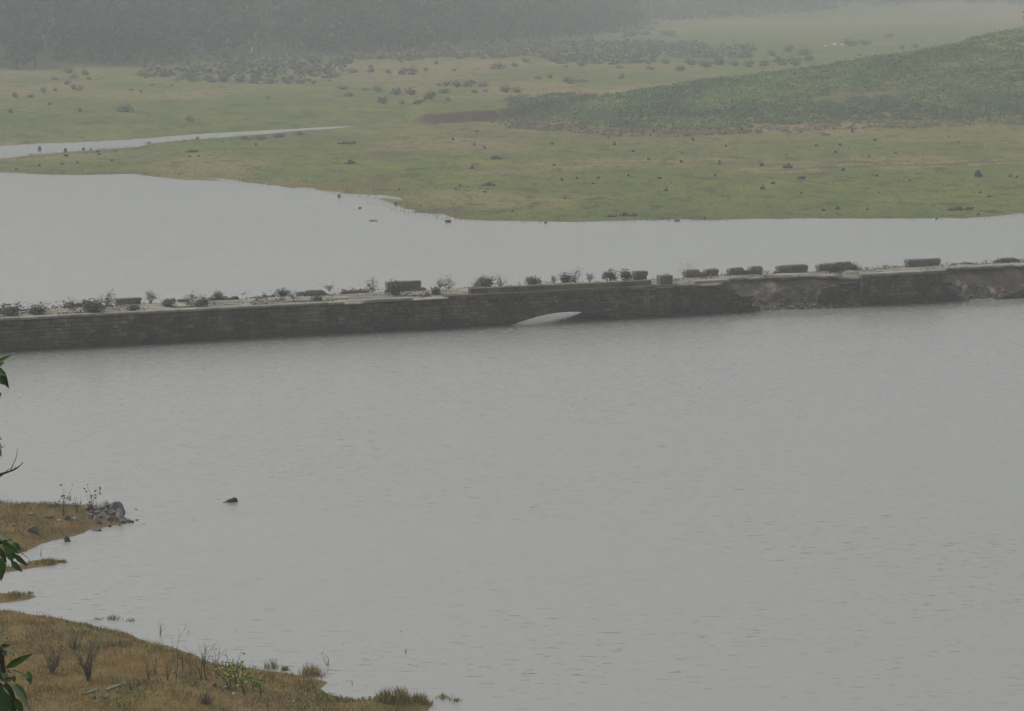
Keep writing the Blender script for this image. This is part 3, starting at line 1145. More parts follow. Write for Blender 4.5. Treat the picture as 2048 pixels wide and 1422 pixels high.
# roadway: broken edge over the two collapses
EDGE_S = [-20, 51.6, 52.6, 53.6, 55, 57, 59, 60.5, 61.8, 62.6, 63.4, 69.2, 69.9, 71, 73, 76, 79, 83, 94]
EDGE_T = [0.52, 0.55, 1.6, 3.2, 3.5, 3.1, 2.5, 2.3, 1.6, 0.9, 0.62, 0.62, 1.4, 2.7, 3.1, 3.2, 2.8, 2.5, 2.3]


def edge_t(s):
    return np.interp(s, EDGE_S, EDGE_T)


Sg = np.linspace(-20, 94, 420)
Tg = np.linspace(0, 1, 18)
S2, T2 = np.meshgrid(Sg, Tg)
E2 = edge_t(S2)
loose = np.clip((E2 - 0.7) / 1.5, 0, 1)
E2 = E2 + (fbm(S2 * 1.1, S2 * 0 + 3, 61) - 0.5) * 0.9 * loose
TT = E2 + (5.6 - E2) * T2
ZZ2 = ZD + (fbm(S2 * 0.35, TT * 0.9, 62) - 0.5) * 0.16 + 0.06 * np.sin((T2) * math.pi) - 0.10 * (T2 < 0.06) * (1 - loose)
ZZ2 = ZZ2 + loose * (1 - T2) * 0.04
r_, c_ = S2.shape
Vt = np.stack([S2, TT, ZZ2], -1).reshape(-1, 3)
Vb = np.stack([S2, TT, ZZ2 - 0.2], -1).reshape(-1, 3)
I = np.arange(r_ * c_).reshape(r_, c_)
qf = lambda I_, rev: np.stack([I_[:-1, :-1], I_[:-1, 1:], I_[1:, 1:], I_[1:, :-1]][::-1 if rev else 1], -1).reshape(-1, 4)
J = I + r_ * c_
front = np.stack([I[0, :-1], J[0, :-1], J[0, 1:], I[0, 1:]], -1)
backf = np.stack([I[-1, :-1], I[-1, 1:], J[-1, 1:], J[-1, :-1]], -1)
link('roadway', np_mesh('roadway', np.concatenate([Vt, Vb]), [qf(I, False), qf(J, True), front, backf], M['road']), bridge)
# second paving layer whose worn edge shows along the middle of the road
mb = MB()
V = []
Fs = []
sv = np.linspace(6, 70, 300)
for i, s in enumerate(sv):
    w = 1.9 + 1.2 * (fbm(s * 0.5, 1.0, 66) - 0.5) + (1.4 if s > 52.5 and s < 62.5 else 0)
    w = max(w, float(edge_t(s)) + 0.25)
    zt = 2.13 + 0.02 * math.sin(s)
    V += [(s, w, 2.03), (s, w + 0.04, zt), (s, 4.6, zt + 0.0), (s, 4.64, 2.03)]
    if i:
        a = 4 * (i - 1)
        if fbm(s * 0.33, 7.0, 67) > 0.43:
            Fs += [(a, a + 4, a + 5, a + 1), (a + 1, a + 5, a + 6, a + 2), (a + 2, a + 6, a + 7, a + 3)]
mb.add(V, Fs)
tag(mb.build('paving_layer', M['road'], bridge), kind='stuff')
mb = MB()
mb.box(-20, 52.5, 0.75, 5.0, 1.2, 1.78)
mb.build('fill', M['earth'], bridge)


def collapse(name, s0, s1, toe):
    """earth and rubble slope left where the near wall fell away"""
    Sg = np.linspace(s0, s1, 120)
    Tg = np.linspace(-0.9, 5.0, 60)
    S, T = np.meshgrid(Sg, Tg)
    e = edge_t(S) + 0.35
    q = np.clip((T + toe(S)) / (e + toe(S)), 0, 1)
    Z = -0.35 + 2.25 * (0.55 * q + 0.45 * sstep(0.35, 1.0, q))
    Z = Z + (fbm(S * 0.9, T * 0.9, 71) - 0.5) * 0.75 * np.sin(np.clip(q, 0, 1) * math.pi) + (fbm(S * 3, T * 3, 72) - 0.5) * 0.22 * (q < .97)
    Z = np.minimum(Z, 1.86)
    r, c = S.shape
    I = np.arange(r * c).reshape(r, c)
    me = np_mesh(name, np.stack([S, T, Z], -1).reshape(-1, 3), [np.stack([I[:-1, :-1], I[:-1, 1:], I[1:, 1:], I[1:, :-1]], -1).reshape(-1, 4)], M['earth'])
    link(name, me, bridge)

    def zf(s, t):
        return float(np.interp(0, [0], [0])) + Z[np.clip(np.searchsorted(Tg, t), 0, r - 1), np.clip(np.searchsorted(Sg, s), 0, c - 1)]
    return zf


c1 = collapse('earth_slope', 51.9, 63.15, lambda S: 0.5 + 0 * S)
c2 = collapse('earth_slope', 69.8, 90, lambda S: 0.35 + 0 * S)
# tumbled stones on the slopes: past counting
mb = MB()
gr = np.random.default_rng(5)
for zf, a, b, n in ((c1, 52.6, 62.8, 520), (c2, 70.6, 82, 480)):
    for k in range(n):
        s = gr.uniform(a, b)
        t = -0.55 + 2.6 * gr.random() ** 1.7
        if zf is c1 and gr.random() < 0.45:
            s = gr.uniform(58, 62.5)
        z = zf(s, t)
        if z < -0.2 or z > 1.45:
            continue
        w = gr.uniform(0.12, 0.4)
        P = rock_points(gr, w, w * gr.uniform(.6, 1), w * gr.uniform(.45, .8), 12)
        mb.hull(to_world(0, 0, 0) * 0 + np.stack([P[:, 0] + s, P[:, 1] + t, P[:, 2] + z - 0.03], 1), tone=0.5)
rub = mb.build('rubble', M['course'])
rub.location = [float(v) for v in BA]
rub.rotation_euler = bridge.rotation_euler
tag(rub, kind='stuff')

# parapet remnants along the far edge (measured by their feet in the photo)
BLK = [  # x0, x1, foot row, top row, kind, label
    (134, 202, 613, 601, 'low', None), (232, 284, 606, 593, 'cap', 'weathered parapet block with a flat cap'), (328, 371, 604, 596, 'low', None),
    (418, 440, 600, 592, 'low', None), (446, 476, 597, 590, 'low', None), (505, 525, 597, 591, 'low', None), (530, 552, 594, 586, 'low', None),
    (598, 660, 592, 580, 'worn', 'worn parapet stretch crumbled at its ends'), (685, 737, 588, 577, 'low', None),
    (776, 842, 580, 560, 'box', 'large square-cut parapet block'), (840, 854, 575, 567, 'low', None),
    (1272, 1295, 555, 538, 'box', 'short upright parapet block standing alone'), (1372, 1437, 552, 537, 'notch', 'chamfered parapet block worn down in its middle'),
    (1460, 1525, 547, 532, 'notch', 'chamfered parapet block with a wide notch in its top'), (1558, 1615, 543, 528, 'cham', 'chamfered parapet block with even top'),
    (1549, 1558, 544, 537, 'low', None), (1638, 1704, 539, 523, 'notch2', 'chamfered parapet block split by a thin crack'),
    (1816, 1881, 528, 513, 'cham', 'chamfered parapet block with a chipped top edge'), (1905, 1960, 523, 518, 'low', 'line of low broken parapet stones'),
    (1990, 2043, 519, 509, 'worn', 'broken sloping parapet remnant'), (2075, 2140, 516, 503, 'cham', None)]
for x0, x1, yb, yt, kd, lb in BLK:
    s0, t0 = on_deck(x0, yb, ZD + 0.04)
    s1, t1 = on_deck(x1, yb, ZD + 0.04)
    tm = min(max((t0 + t1) / 2, 4.2), 5.1)
    s0, zb = on_t(x0, yb, tm)
    s1, zt = on_t(x1, yt, tm)
    hgt = (yb - yt) / ppm(to_world((s0 + s1) / 2, tm, ZD))
    z0 = ZD - 0.06
    z1 = ZD + 0.04 + hgt
    m = MB()
    j = lambda a=0.03: rb.uniform(-a, a)
    D = 0.48

    def cham(a, b, zt_, ch=0.10, jj=0.03):
        """one remnant: a course of two or three stones under a chamfered cap"""
        zm = z0 + (zt_ - z0) * rb.uniform(0.52, 0.62)
        k_ = max(1, int(round((b - a) / 0.8)))
        cut = [a] + sorted(a + (b - a) * (q + 1) / k_ + j(0.08) for q in range(k_ - 1)) + [b]
        for c0, c1 in zip(cut[:-1], cut[1:]):
            dy = j(0.03)
            m.hull([(x + j(.02), y + dy + j(.02), z + j(.015)) for x in (c0 + .012, c1 - .012) for y in (tm + .02, tm + D - .02) for z in (z0, zm - .012)])
        cuts = [a - .03, (a + b) / 2 + j(0.15), b + .03] if b - a > 1.3 else [a - .03, b + .03]
        for q, (c0, c1) in enumerate(zip(cuts[:-1], cuts[1:])):
            P = []
            dz = j(0.02)
            l_ = ch if q == 0 else 0.015
            r_2 = ch if q == len(cuts) - 2 else 0.015
            for y, yy in ((tm - .03, tm + .06), (tm + D + .03, tm + D - .06)):
                P += [(c0 + .01 + j(jj), y, zm), (c1 - .01 + j(jj), y, zm), (c0 + .01 + j(jj), y, zt_ - ch + dz + j(jj)), (c1 - .01 + j(jj), y, zt_ - ch + dz + j(jj)),
                      (c0 + l_ + j(jj), yy, zt_ + dz + j(jj)), (c1 - r_2 + j(jj), yy, zt_ + dz + j(jj))]
            m.hull(P)
    if kd == 'cham':
        cham(s0, s1, z1)
    elif kd == 'box':
        cham(s0, s1, z1, 0.05, 0.04)
    elif kd == 'cap':
        cham(s0 + .06, s1 - .05, z1, 0.05)
    elif kd == 'notch':
        a = s0 + (s1 - s0) * 0.42
        b = s0 + (s1 - s0) * 0.64
        cham(s0, a, z1 - 0.02, 0.13)
        cham(b, s1, z1 + 0.03, 0.13)
        cham(a - 0.2, b + 0.2, z1 - 0.2, 0.05)
    elif kd == 'notch2':
        a = s0 + (s1 - s0) * 0.48
        cham(s0, a - .03, z1 - 0.04, 0.13)
        cham(a + .03, s1, z1 + 0.02, 0.13)
        cham(a - .3, a + .3, z1 - 0.22, 0.05)
    else:
        n = max(2, int((s1 - s0) / 0.42))
        for k in range(n):
            w = (s1 - s0) / n
            f = 1 - 0.55 * abs((k + 0.5) / n - 0.5) * 2 * rb.random()
            P = rock_points(np.random.default_rng(rb.randrange(9999)), w * 1.45, 0.5, (z1 - z0) * f, 16, 0.1)
            m.hull(P + np.array([s0 + w * (k + 0.5), tm + 0.22 + j(0.08), z0]))
        if kd == 'worn':
            cham(s0 + 0.2 * (s1 - s0), s1 - 0.15 * (s1 - s0), z1 - 0.05, 0.14)
    o = m.build('parapet_block', M['block'], bridge)
    if lb:
        tag(o, lb)

# plants rooted on the bridge
proto_b = [bush_mesh('bridge_shrub_mesh', 300 + i, 1.0, 1.0, n, lf, lo, M['bridge_leaf'], M['twig'], sp)
           for i, (n, lf, lo, sp) in enumerate([(430, 0.065, 5, 0.35), (380, 0.065, 6, 0.4), (460, 0.06, 4, 0.3), (360, 0.07, 7, 0.45)])]


def twiggy_proto(seed, nst, depth, leaf_n, leaf_mat_, r0=0.012):
    g = np.random.default_rng(seed)
    mb = MB()
    tips = twig_mesh(mb, g, 1.1, 1.0, nst, depth, r0)
    for k in range(leaf_n):
        p = tips[g.integers(len(tips))] + g.normal(size=3) * 0.05
        d = g.normal(size=3)
        d /= np.linalg.norm(d)
        mb.leaf(p, p + d * g.uniform(0.06, 0.1), 0.045, g.normal(size=3), 0, 1, tone=g.random())
    return mb.mesh('twiggy_mesh', [M['twig'], leaf_mat_])


proto_t = [twiggy_proto(41, 10, 2, 150, M['bridge_leaf'], 0.014), twiggy_proto(42, 12, 2, 190, M['bridge_leaf'], 0.014)]
proto_s = [twiggy_proto(43, 5, 2, 26, M['bridge_leaf'], 0.008), twiggy_proto(44, 4, 2, 22, M['bridge_leaf'], 0.008)]
PLB = [  # x, foot row, width px, height px, type, label
    (22, 632, 48, 26, 'b', 'grey-green grassy bush at the far left end of the bridge'),
    (78, 629, 50, 20, 'b', 'low spreading weedy bush next to the leftmost bush on the bridge'),
    (146, 622, 30, 22, 't', 'sparse weedy bush in front of the first low parapet rubble from the left'),
    (184, 626, 52, 28, 'b', 'dense rounded green bush spilling to the bridge coping, left of the capped block'),
    (216, 611, 32, 26, 't', 'dark leafless-looking bush touching the left end of the capped parapet block'),
    (301, 607, 30, 26, 't', 'fan-shaped twiggy bush at the right end of the capped parapet block'),
    (266, 621, 26, 14, 'b', 'small green tuft on pale road slabs below the capped block'),
    (336, 614, 26, 16, 'b', 'small bush on the coping side below low rubble, right of the fan-shaped twiggy bush'),
    (378, 612, 30, 24, 't', 'loose green bush between two pieces of low parapet rubble'),
    (404, 613, 34, 20, 'b', 'leafy green bush just left of the pointed dark bush'),
    (434, 600, 22, 22, 'b', 'pointed dark bush between two low parapet stones'),
    (567, 594, 28, 18, 'b', 'rounded dark green bush just left of the worn parapet stretch'),
    (588, 600, 22, 18, 't', 'thin upright green weed beside the rounded dark bush'),
    (562, 603, 16, 8, 'b', 'tiny weed on the road edge below the rounded dark bush'),
    (632, 602, 24, 16, 'b', 'bush in front of the worn parapet stretch'),
    (640, 585, 18, 14, 't', 'twiggy weed growing on top of the worn parapet stretch'),
    (720, 580, 30, 20, 't', 'twiggy bush growing on the parapet rubble left of the large square block'),
    (745, 586, 18, 12, 't', 'small twiggy weed just right of the rubble with a bush on it'),
    (787, 592, 30, 34, 'b', 'tall green bush in front of the large square parapet block'),
    (852, 573, 14, 22, 't', 'upright dark weed at the right end of the large square block'),
    (877, 574, 36, 22, 't', 'brown bare fan-shaped bush right of the large square block'),
    (870, 589, 24, 16, 'b', 'small green bush on the road edge above the stepped pilaster'),
    (945, 574, 22, 14, 't', 'small dark weed left of the broad dark bush above the arch wall'),
    (970, 574, 44, 24, 'b', 'broad dark bush growing left of the arch'),
    (1000, 573, 24, 20, 't', 'upright twiggy bush touching the right of the broad dark bush'),
    (1045, 563, 10, 12, 't', 'tiny upright weed left of the tufted bush over the arch'),
    (1065, 570, 30, 20, 'b', 'tufted bush straight above the arch opening'),
    (1086, 564, 18, 18, 't', 'slim upright weed between the tufted bush and the twin bushes'),
    (1103, 562, 14, 13, 't', 'small thin weed left of the twin feathery bushes'),
    (1126, 566, 32, 22, 'b', 'left one of the twin feathery bushes right of the arch'),
    (1145, 565, 26, 26, 't', 'right one of the twin feathery bushes right of the arch'),
    (1165, 562, 20, 20, 't', 'upright twiggy bush just right of the twin feathery bushes'),
    (1206, 560, 30, 26, 'b', 'left one of two round dark green bushes by the upright block'),
    (1241, 559, 30, 24, 'b', 'right one of two round dark green bushes by the upright block'),
    (1317, 554, 16, 12, 'b', 'small dark bush behind the square parapet post'),
    (1336, 549, 26, 24, 's', 'thin leafless stalks rising behind the square parapet post'),
    (1358, 552, 24, 28, 's', 'curving thin stalk plant right of the square parapet post'),
    (1670, 546, 34, 18, 'b', 'green bush hanging at the foot of the cracked chamfered block'),
    (1710, 542, 24, 18, 'b', 'dark spreading bush at the right end of the cracked chamfered block')]
for i, (x, y, w, h, ty, lb) in enumerate(PLB):
    s, t = on_deck(x, y, ZD + 0.02)
    t = min(max(t, 0.35), 5.3)
    zz = ZD + 0.0
    if 'on top of the worn' in lb or 'on the parapet rubble' in lb:
        zz = ZD + 0.25
    P = to_world(s, t, zz)
    k = ppm(P)
    me = {'b': proto_b, 't': proto_t, 's': proto_s}[ty]
    me = me[i % len(me)]
    o = link('shrub', me, None, P, rz=i * 1.7)
    o.scale = (w / k * 1.3, w / k * 1.0, h / k * (0.98 if ty == 'b' else 1.12))
    tag(o, lb, 'shrub', 'shrubs growing on the ruined bridge')

# low weeds and grass tufts rooted in the cracks of the road: past counting
gw = np.random.default_rng(55)
n = 80000
S_ = gw.uniform(-8, 85, n)
T_ = gw.uniform(0.5, 5.2, n)
dens = fbm(S_ * 0.6, T_ * 1.1, 121)
near_edge = np.exp(-((T_ - 0.75) / 0.45) ** 2) * (S_ < 30) + 0.9 * np.exp(-((T_ - 4.9) / 0.3) ** 2) + 0.35 * np.exp(-((T_ - 1.9) / 0.25) ** 2)
k_ = (gw.random(n) < np.clip((dens - 0.42) * 2.5, 0, 1) * np.clip(near_edge + 0.16, 0, 1)) & (T_ > edge_t(S_) + 0.1)
S_, T_ = S_[k_], T_[k_]
P_ = BA[None] + BE[None] * S_[:, None] + BN[None] * T_[:, None]
P_[:, 2] = ZD + gw.uniform(0.0, 1.0, len(S_)) ** 2 * np.where(S_ < 28, 0.5, 0.3)
V, Fq = leaf_quads(P_, 0.07, gw)
tag(link('weeds', np_mesh('road_weeds', V, Fq, M['dry_scrub_leaf'], tone=np.repeat(gw.uniform(0, 1, len(S_)), 4))), kind='stuff')

# ------------------------------------------------------------------ far side: scrub, forest, shrubs, rocks
gs = np.random.default_rng(19)


def scatter(n, ua, ub, ya, yb, keep):
    """ground points spread evenly in plan"""
    Y = np.sqrt(gs.uniform(ya * ya, yb * yb, n))
    U = (gs.uniform(ua, ub, n) - 1024) / F
    X = U * Y
    k = keep(X, Y)
    return X[k], Y[k]


def clump_cloud(name, X, Y, W, Hh, per, leaf, mat, tone, g, up=0.0):
    """one mesh of leaf clumps for plants past counting"""
    n = len(X)
    Z = z_far(X, Y)
    idx = np.repeat(np.arange(n), per)
    d = g.normal(size=(n * per, 3))
    d /= np.linalg.norm(d, axis=1)[:, None]
    d[:, 2] = np.abs(d[:, 2])
    rr = (g.random(n * per) ** 0.4)[:, None]
    C = d * rr
    C[:, 0] *= W[idx] / 2 * g.uniform(0.8, 1.15, n * per)
    C[:, 1] *= W[idx] / 2
    C[:, 2] *= Hh[idx] * g.uniform(0.75, 1.15, n * per)
    C += np.stack([X, Y, Z - 0.05], 1)[idx]
    V, Fq = leaf_quads(C, leaf, g, d + np.array([0, 0, 0.35]), 0.35)
    me = np_mesh(name, V, Fq, mat, tone=np.repeat(tone[idx], 4))
    return tag(link(name, me), kind='stuff')


# scrub over the right-hand hill: one mass
def on_hill(X, Y):
    u = upx(X, Y)
    yb = np.interp(u, HB[:, 0], HB[:, 1])
    yc = np.interp(u, HT[:, 0], HT[:, 2])
    edge = yb + 14 + 22 * (fbm(X * 0.05, Y * 0.03, 81) - 0.5) + 26 * (1 - sstep(1000, 1300, u))
    gaps = fbm(X * 0.16, Y * 0.11, 82) > np.where(u > 1650, 0.33, 0.24)
    return (Y > edge) & (Y < yc + 25) & gaps & (u > 1010)


X, Y = scatter(16000, 1000, 2260, 455, 680, on_hill)
clump_cloud('scrub', X, Y, gs.uniform(1.0, 2.4, len(X)) * (0.7 + 1.1 * fbm(X * 0.2, Y * 0.14, 87)), gs.uniform(0.4, 1.0, len(X)) * (0.35 + 2.2 * np.clip(fbm(X * 0.2, Y * 0.14, 87) - 0.25, 0, 1)), 34, 0.17, M['scrub_leaf'],
            np.clip(2.0 * (fbm(X * 0.13, Y * 0.09, 83) - 0.36) + gs.uniform(-.15, 0.4, len(X)), 0, 1), gs)


def dry_zone(X, Y):
    u = upx(X, Y)
    yb = np.interp(u, HB[:, 0], HB[:, 1]) + 10 * (fbm(X * 0.08, Y * 0.05, 84) - 0.5)
    return (Y > yb - 4) & (Y < yb + 46 + 22 * (1 - sstep(1000, 1300, u))) & (u > 960 + 90 * fbm(X * 0.2, Y * 0.1, 85)) & (fbm(X * 0.15, Y * 0.1, 86) > 0.25)


X, Y = scatter(9000, 940, 2260, 440, 560, dry_zone)
clump_cloud('dry_scrub', X, Y, gs.uniform(0.5, 1.3, len(X)), gs.uniform(0.3, 0.75, len(X)), 20, 0.10, M['dry_scrub_leaf'], gs.uniform(0, 1, len(X)), gs)


# bushes matted together at the forest foot and across the valley floor
def thicket(X, Y):
    u = upx(X, Y)
    df = sdist(X, Y, FORPOLY)
    nn = fbm(X * 0.02, Y * 0.008, 91)
    a = (df > -62 - 70 * nn) & (df < 10) & (nn > 0.41) & (gs.random(len(X)) < 0.8) & (u > 250) & (u < 1310)
    b = (u > 1240) & (u < 1690) & (Y > 850) & (Y < 1100 - 0.2 * (u - 1240)) & (fbm(X * 0.03, Y * 0.014, 92) > 0.58)
    c = (u > 1000) & (u < 1500) & (Y > 800) & (Y < 905) & (nn > 0.52)
    return a | b | c


X, Y = scatter(8000, -150, 2300, 640, 1280, thicket)
clump_cloud('thicket', X, Y, gs.uniform(2.2, 5.0, len(X)), gs.uniform(0.9, 2.6, len(X)), 26, 0.5, M['thicket_leaf'], gs.uniform(0, 1, len(X)), gs)


# forest on the left slope
def trees(X, Y, hgt, wid, per, leaf, name, mat, g, trunks=True):
    n = len(X)
    Z = z_far(X, Y)
    idx = np.repeat(np.arange(n), per)
    m = n * per
    # each crown: five lobes of unequal size
    L = 6
    lc = g.normal(size=(n, L, 3)) * np.array([0.26, 0.26, 0.20])
    lc[:, :, 2] += np.linspace(-0.25, 0.3, L)[None]
    lr = g.uniform(0.2, 0.36, (n, L))
    w_ = g.integers(0, L, m)
    d = g.normal(size=(m, 3))
    d /= np.linalg.norm(d, axis=1)[:, None]
    C = lc[idx, w_] + d * lr[idx, w_][:, None] * (g.random(m) ** 0.4)[:, None]
    C[:, 0] *= wid[idx]
    C[:, 1] *= wid[idx]
    C[:, 2] = (0.52 + C[:, 2] * 0.85) * hgt[idx]
    C += np.stack([X, Y, Z], 1)[idx]
    V, Fq = leaf_quads(C, leaf, g, d + lc[idx, w_] + np.array([0, 0, 0.2]), 0.35)
    tone = np.clip(np.repeat(0.75 * g.beta(1.4, 3.2, n) + 0.9 * np.clip(fbm(X * 0.05, Y * 0.03, 97) - 0.45, 0, 1), per) + (g.random((n, L)) * 0.3 - 0.15)[idx, w_], 0, 1)
    Vs, Fs, Ts = [V], [Fq], [np.repeat(tone, 4)]
    if trunks:
        k = 5
        q = np.arange(k) * 2 * math.pi / k
        r0 = 0.22
        b = np.stack([X[:, None] + r0 * np.cos(q), Y[:, None] + r0 * np.sin(q), np.repeat(Z[:, None] - 0.4, k, 1)], -1)
        t = np.stack([X[:, None] + 0.5 * r0 * np.cos(q), Y[:, None] + 0.5 * r0 * np.sin(q), np.repeat((Z + 0.6 * hgt)[:, None], k, 1)], -1)
        tv = np.concatenate([b, t], 1).reshape(-1, 3)
        base = len(V) + np.arange(n)[:, None, None] * 2 * k
        i = np.arange(k)
        f = np.stack([i, (i + 1) % k, k + (i + 1) % k, k + i], -1)[None]
        Vs.append(tv)
        Fs.append((base + f).reshape(-1, 4))
        Ts.append(np.full(len(tv), 0.25))
    me = np_mesh(name, np.concatenate(Vs), [np.concatenate(Fs)], mat, tone=np.concatenate(Ts))
    return tag(link(name, me), kind='stuff')


gf = np.random.default_rng(23)
X, Y = scatter(5200, -320, 1320, 640, 1330, lambda X, Y: (sdist(X, Y, FORPOLY) > 0) & (sdist(X, Y, FORPOLY) < 130) & (upx(X, Y) < 1288))
dd = sdist(X, Y, FORPOLY)
kp = gf.random(len(X)) < np.where(dd < 35, 1.0, 0.55)
X, Y, dd = X[kp], Y[kp], dd[kp]
hg = gf.uniform(8.5, 15, len(X)) * (0.75 + 0.25 * np.clip(dd / 25, 0, 1))
trees(X, Y, hg, hg * gf.uniform(0.55, 1.0, len(X)), 120, 0.62, 'forest', M['forest_leaf'], gf)
X, Y = scatter(6500, 1270, 2300, 1230, 2400, lambda X, Y: fbm(X * 0.015, Y * 0.010, 95) > np.where(Y > 1330 + 0.42 * (upx(X, Y) - 1300), 0.2, 0.70))
hg = gf.uniform(6, 12, len(X))
trees(X, Y, hg, hg * gf.uniform(0.7, 1.1, len(X)), 34, 1.5, 'far_woodland', M['far_leaf'], gf, trunks=False)

# scattered shrubs of the far meadow: every one its own object
proto_f = [bush_mesh('far_shrub_mesh', 500 + i, 1.0, 1.0, 230, 0.075, 5 + i % 4, M['far_leaf'], M['twig'], 0.12) for i in range(6)]
SH = [  # x, foot row, width, height, label (None: told apart by nothing but its place among many)
    (253, 224, 34, 17, 'broad round bush alone on the left of the far meadow above the channel'),
    (378, 243, 21, 13, 'small round bush close above the middle of the channel'),
    (87, 185, 15, 11, None), (111, 182, 10, 7, None), (147, 179, 14, 11, 'left one of a touching pair of small bushes on the left meadow'),
    (161, 181, 16, 12, 'right one of a touching pair of small bushes on the left meadow'),
    (63, 196, 17, 9, None), (29, 194, 16, 12, None), (21, 226, 13, 10, 'small bush nearest the left edge above the channel'), (100, 211, 8, 8, None), (160, 223, 12, 9, None),
    (135, 169, 15, 10, None), (150, 157, 22, 11, None), (169, 150, 20, 13, None), (178, 160, 13, 8, None), (140, 146, 26, 14, None), (109, 160, 20, 8, None),
    (293, 157, 10, 7, None), (263, 182, 9, 6, None), (282, 185, 10, 6, None), (345, 172, 10, 4, None), (304, 171, 12, 4, None), (537, 197, 13, 6, None), (660, 163, 8, 6, None),
    (590, 140, 9, 7, None),
    (385, 163, 36, 16, 'leftmost bush of the long hedge-like row on the far meadow'), (424, 165, 32, 12, None), (450, 164, 30, 16, None), (480, 165, 30, 16, None),
    (512, 167, 30, 15, None), (543, 168, 30, 15, None), (573, 167, 30, 16, None), (600, 168, 24, 12, 'rightmost bush of the long hedge-like row on the far meadow'),
    (767, 207, 25, 16, 'tall rounded bush standing nearest the brown scarp on its left'), (805, 208, 17, 9, 'small bush left of a spreading bush, just above the brown scarp'),
    (839, 208, 25, 12, 'spreading bush just above the left end of the brown scarp'), (699, 193, 23, 10, 'low bush left of the tall rounded bush, out on open grass'),
    (730, 181, 19, 7, None), (755, 185, 23, 15, None), (795, 190, 26, 17, 'left half of the large dark double bush in the middle of the far meadow'),
    (823, 191, 30, 18, 'right half of the large dark double bush in the middle of the far meadow'), (861, 199, 29, 19, 'pale loose bush right of the large dark double bush'),
    (890, 186, 26, 12, None), (896, 201, 11, 8, None), (877, 172, 14, 7, None), (895, 172, 20, 11, None), (914, 174, 28, 16, None), (940, 174, 30, 17, None), (968, 173, 26, 10, None),
    (950, 187, 17, 9, None), (971, 184, 15, 7, None), (1013, 185, 26, 15, 'left part of the wide dark bush above the right end of the scarp'),
    (1034, 186, 26, 13, 'right part of the wide dark bush above the right end of the scarp'),
    (807, 150, 22, 18, 'left part of the dark bush standing high on the meadow below the forest'), (826, 150, 22, 21, 'right part of the dark bush standing high on the meadow below the forest'),
    (776, 147, 17, 10, None), (802, 126, 11, 10, None), (853, 142, 13, 9, None), (873, 129, 13, 10, None), (909, 142, 11, 6, None),
    (998, 138, 34, 16, 'round dark bush high on the meadow left of a smaller one'), (1029, 134, 17, 11, 'small bush touching the right of the round dark one high on the meadow'),
    (1051, 125, 19, 11, None), (1120, 124, 26, 14, None), (1146, 124, 26, 13, None), (1164, 134, 15, 12, None), (1191, 128, 21, 8, None), (1137, 167, 32, 15, None),
    (1166, 164, 29, 7, None), (1078, 159, 19, 8, None), (1101, 157, 13, 9, None), (1244, 158, 15, 9, None), (708, 146, 21, 10, None), (684, 139, 21, 10, None), (685, 179, 23, 8, None),
    (1133, 134, 13, 5, None), (1297, 129, 14, 7, None), (628, 168, 14, 8, None), (1240, 137, 16, 8, None), (1300, 140, 20, 9, None), (1330, 128, 22, 12, None), (1362, 142, 26, 14, None),
    (1300, 110, 24, 12, None), (1372, 168, 12, 7, 'tiny bush just above the rim of the scrub hill at its left'), (1245, 152, 10, 5, None),
    (1380, 130, 30, 16, None), (1410, 135, 30, 18, None), (1440, 130, 30, 20, None), (1470, 132, 26, 14, None), (1500, 134, 30, 16, None), (1530, 132, 26, 16, None),
    (1560, 130, 34, 20, None), (1590, 132, 30, 22, None), (1620, 122, 26, 14, None), (1545, 112, 22, 12, None), (1580, 105, 30, 18, None), (1610, 110, 30, 16, None),
    (1700, 92, 36, 16, 'dark rounded bush right of the white specks in the valley'), (1730, 90, 30, 12, None), (1805, 98, 16, 9, None), (1832, 96, 18, 10, None),
    (1720, 112, 14, 6, None), (1780, 74, 24, 8, None),
    (490, 280, 30, 9, 'leftmost low green clump on the tongue of grass along the channel'), (521, 279, 32, 10, None), (560, 275, 32, 10, None),
    (600, 270, 26, 8, 'rightmost low green clump on the tongue of grass along the channel')]
SHN = 'hazy grey-green bush among many alike on the far meadow and valley floor'
for i, (x, y, w, h, lb) in enumerate(SH):
    P = pick(x, y)
    k = ppm(P)
    o = link('shrub', proto_f[i % 6], None, P - np.array([0, 0, 0.05]), rz=i * 2.1)
    o.scale = (w / k * 1.05, w / k * 0.9, h / k * 1.05)
    if lb is None and 470 < x < 620 and y > 260:
        lb = 'low green clump inside the row along the channel bank on the tongue of grass'
    elif lb is None and 400 < x < 590 and 160 < y < 170:
        lb = 'bush inside the long hedge-like row on the far meadow'
    tag(o, lb or SHN, 'shrub', 'bushes scattered over the far meadow')

# tree at the right edge on the hill top, and pale trunk at the forest foot
P = pick(2062, 62)
k = ppm(P)
tr = empty('tree', P, 'dark bushy tree on the hill top cut by the right edge', 'tree')
g = np.random.default_rng(77)
mb = MB()
mb.tube([(0, 0, -0.4), (0.1, 0, 1.5), (0.05, 0.1, 3.0), (0.2, 0, 4.4)], [0.16, 0.13, 0.1, 0.04], 7)
for q in range(6):
    a = q * 1.1
    mb.tube([(0.08, 0, 1.2 + q * 0.45), (0.7 * math.cos(a), 0.7 * math.sin(a), 2.0 + q * 0.5), (1.3 * math.cos(a), 1.3 * math.sin(a), 2.4 + q * 0.5)], [0.06, 0.04, 0.02], 5)
mb.build('trunk', M['bark'], tr)
P_, wi = dome_points(g, 900, 3.9, 4.2, 9)
P_[:, 2] += 1.0
V, Fq = leaf_quads(P_, 0.17, g)
link('crown', np_mesh('crown', V, Fq, M['forest_leaf'], tone=np.repeat(g.uniform(0, 0.8, 9)[wi], 4)), tr)

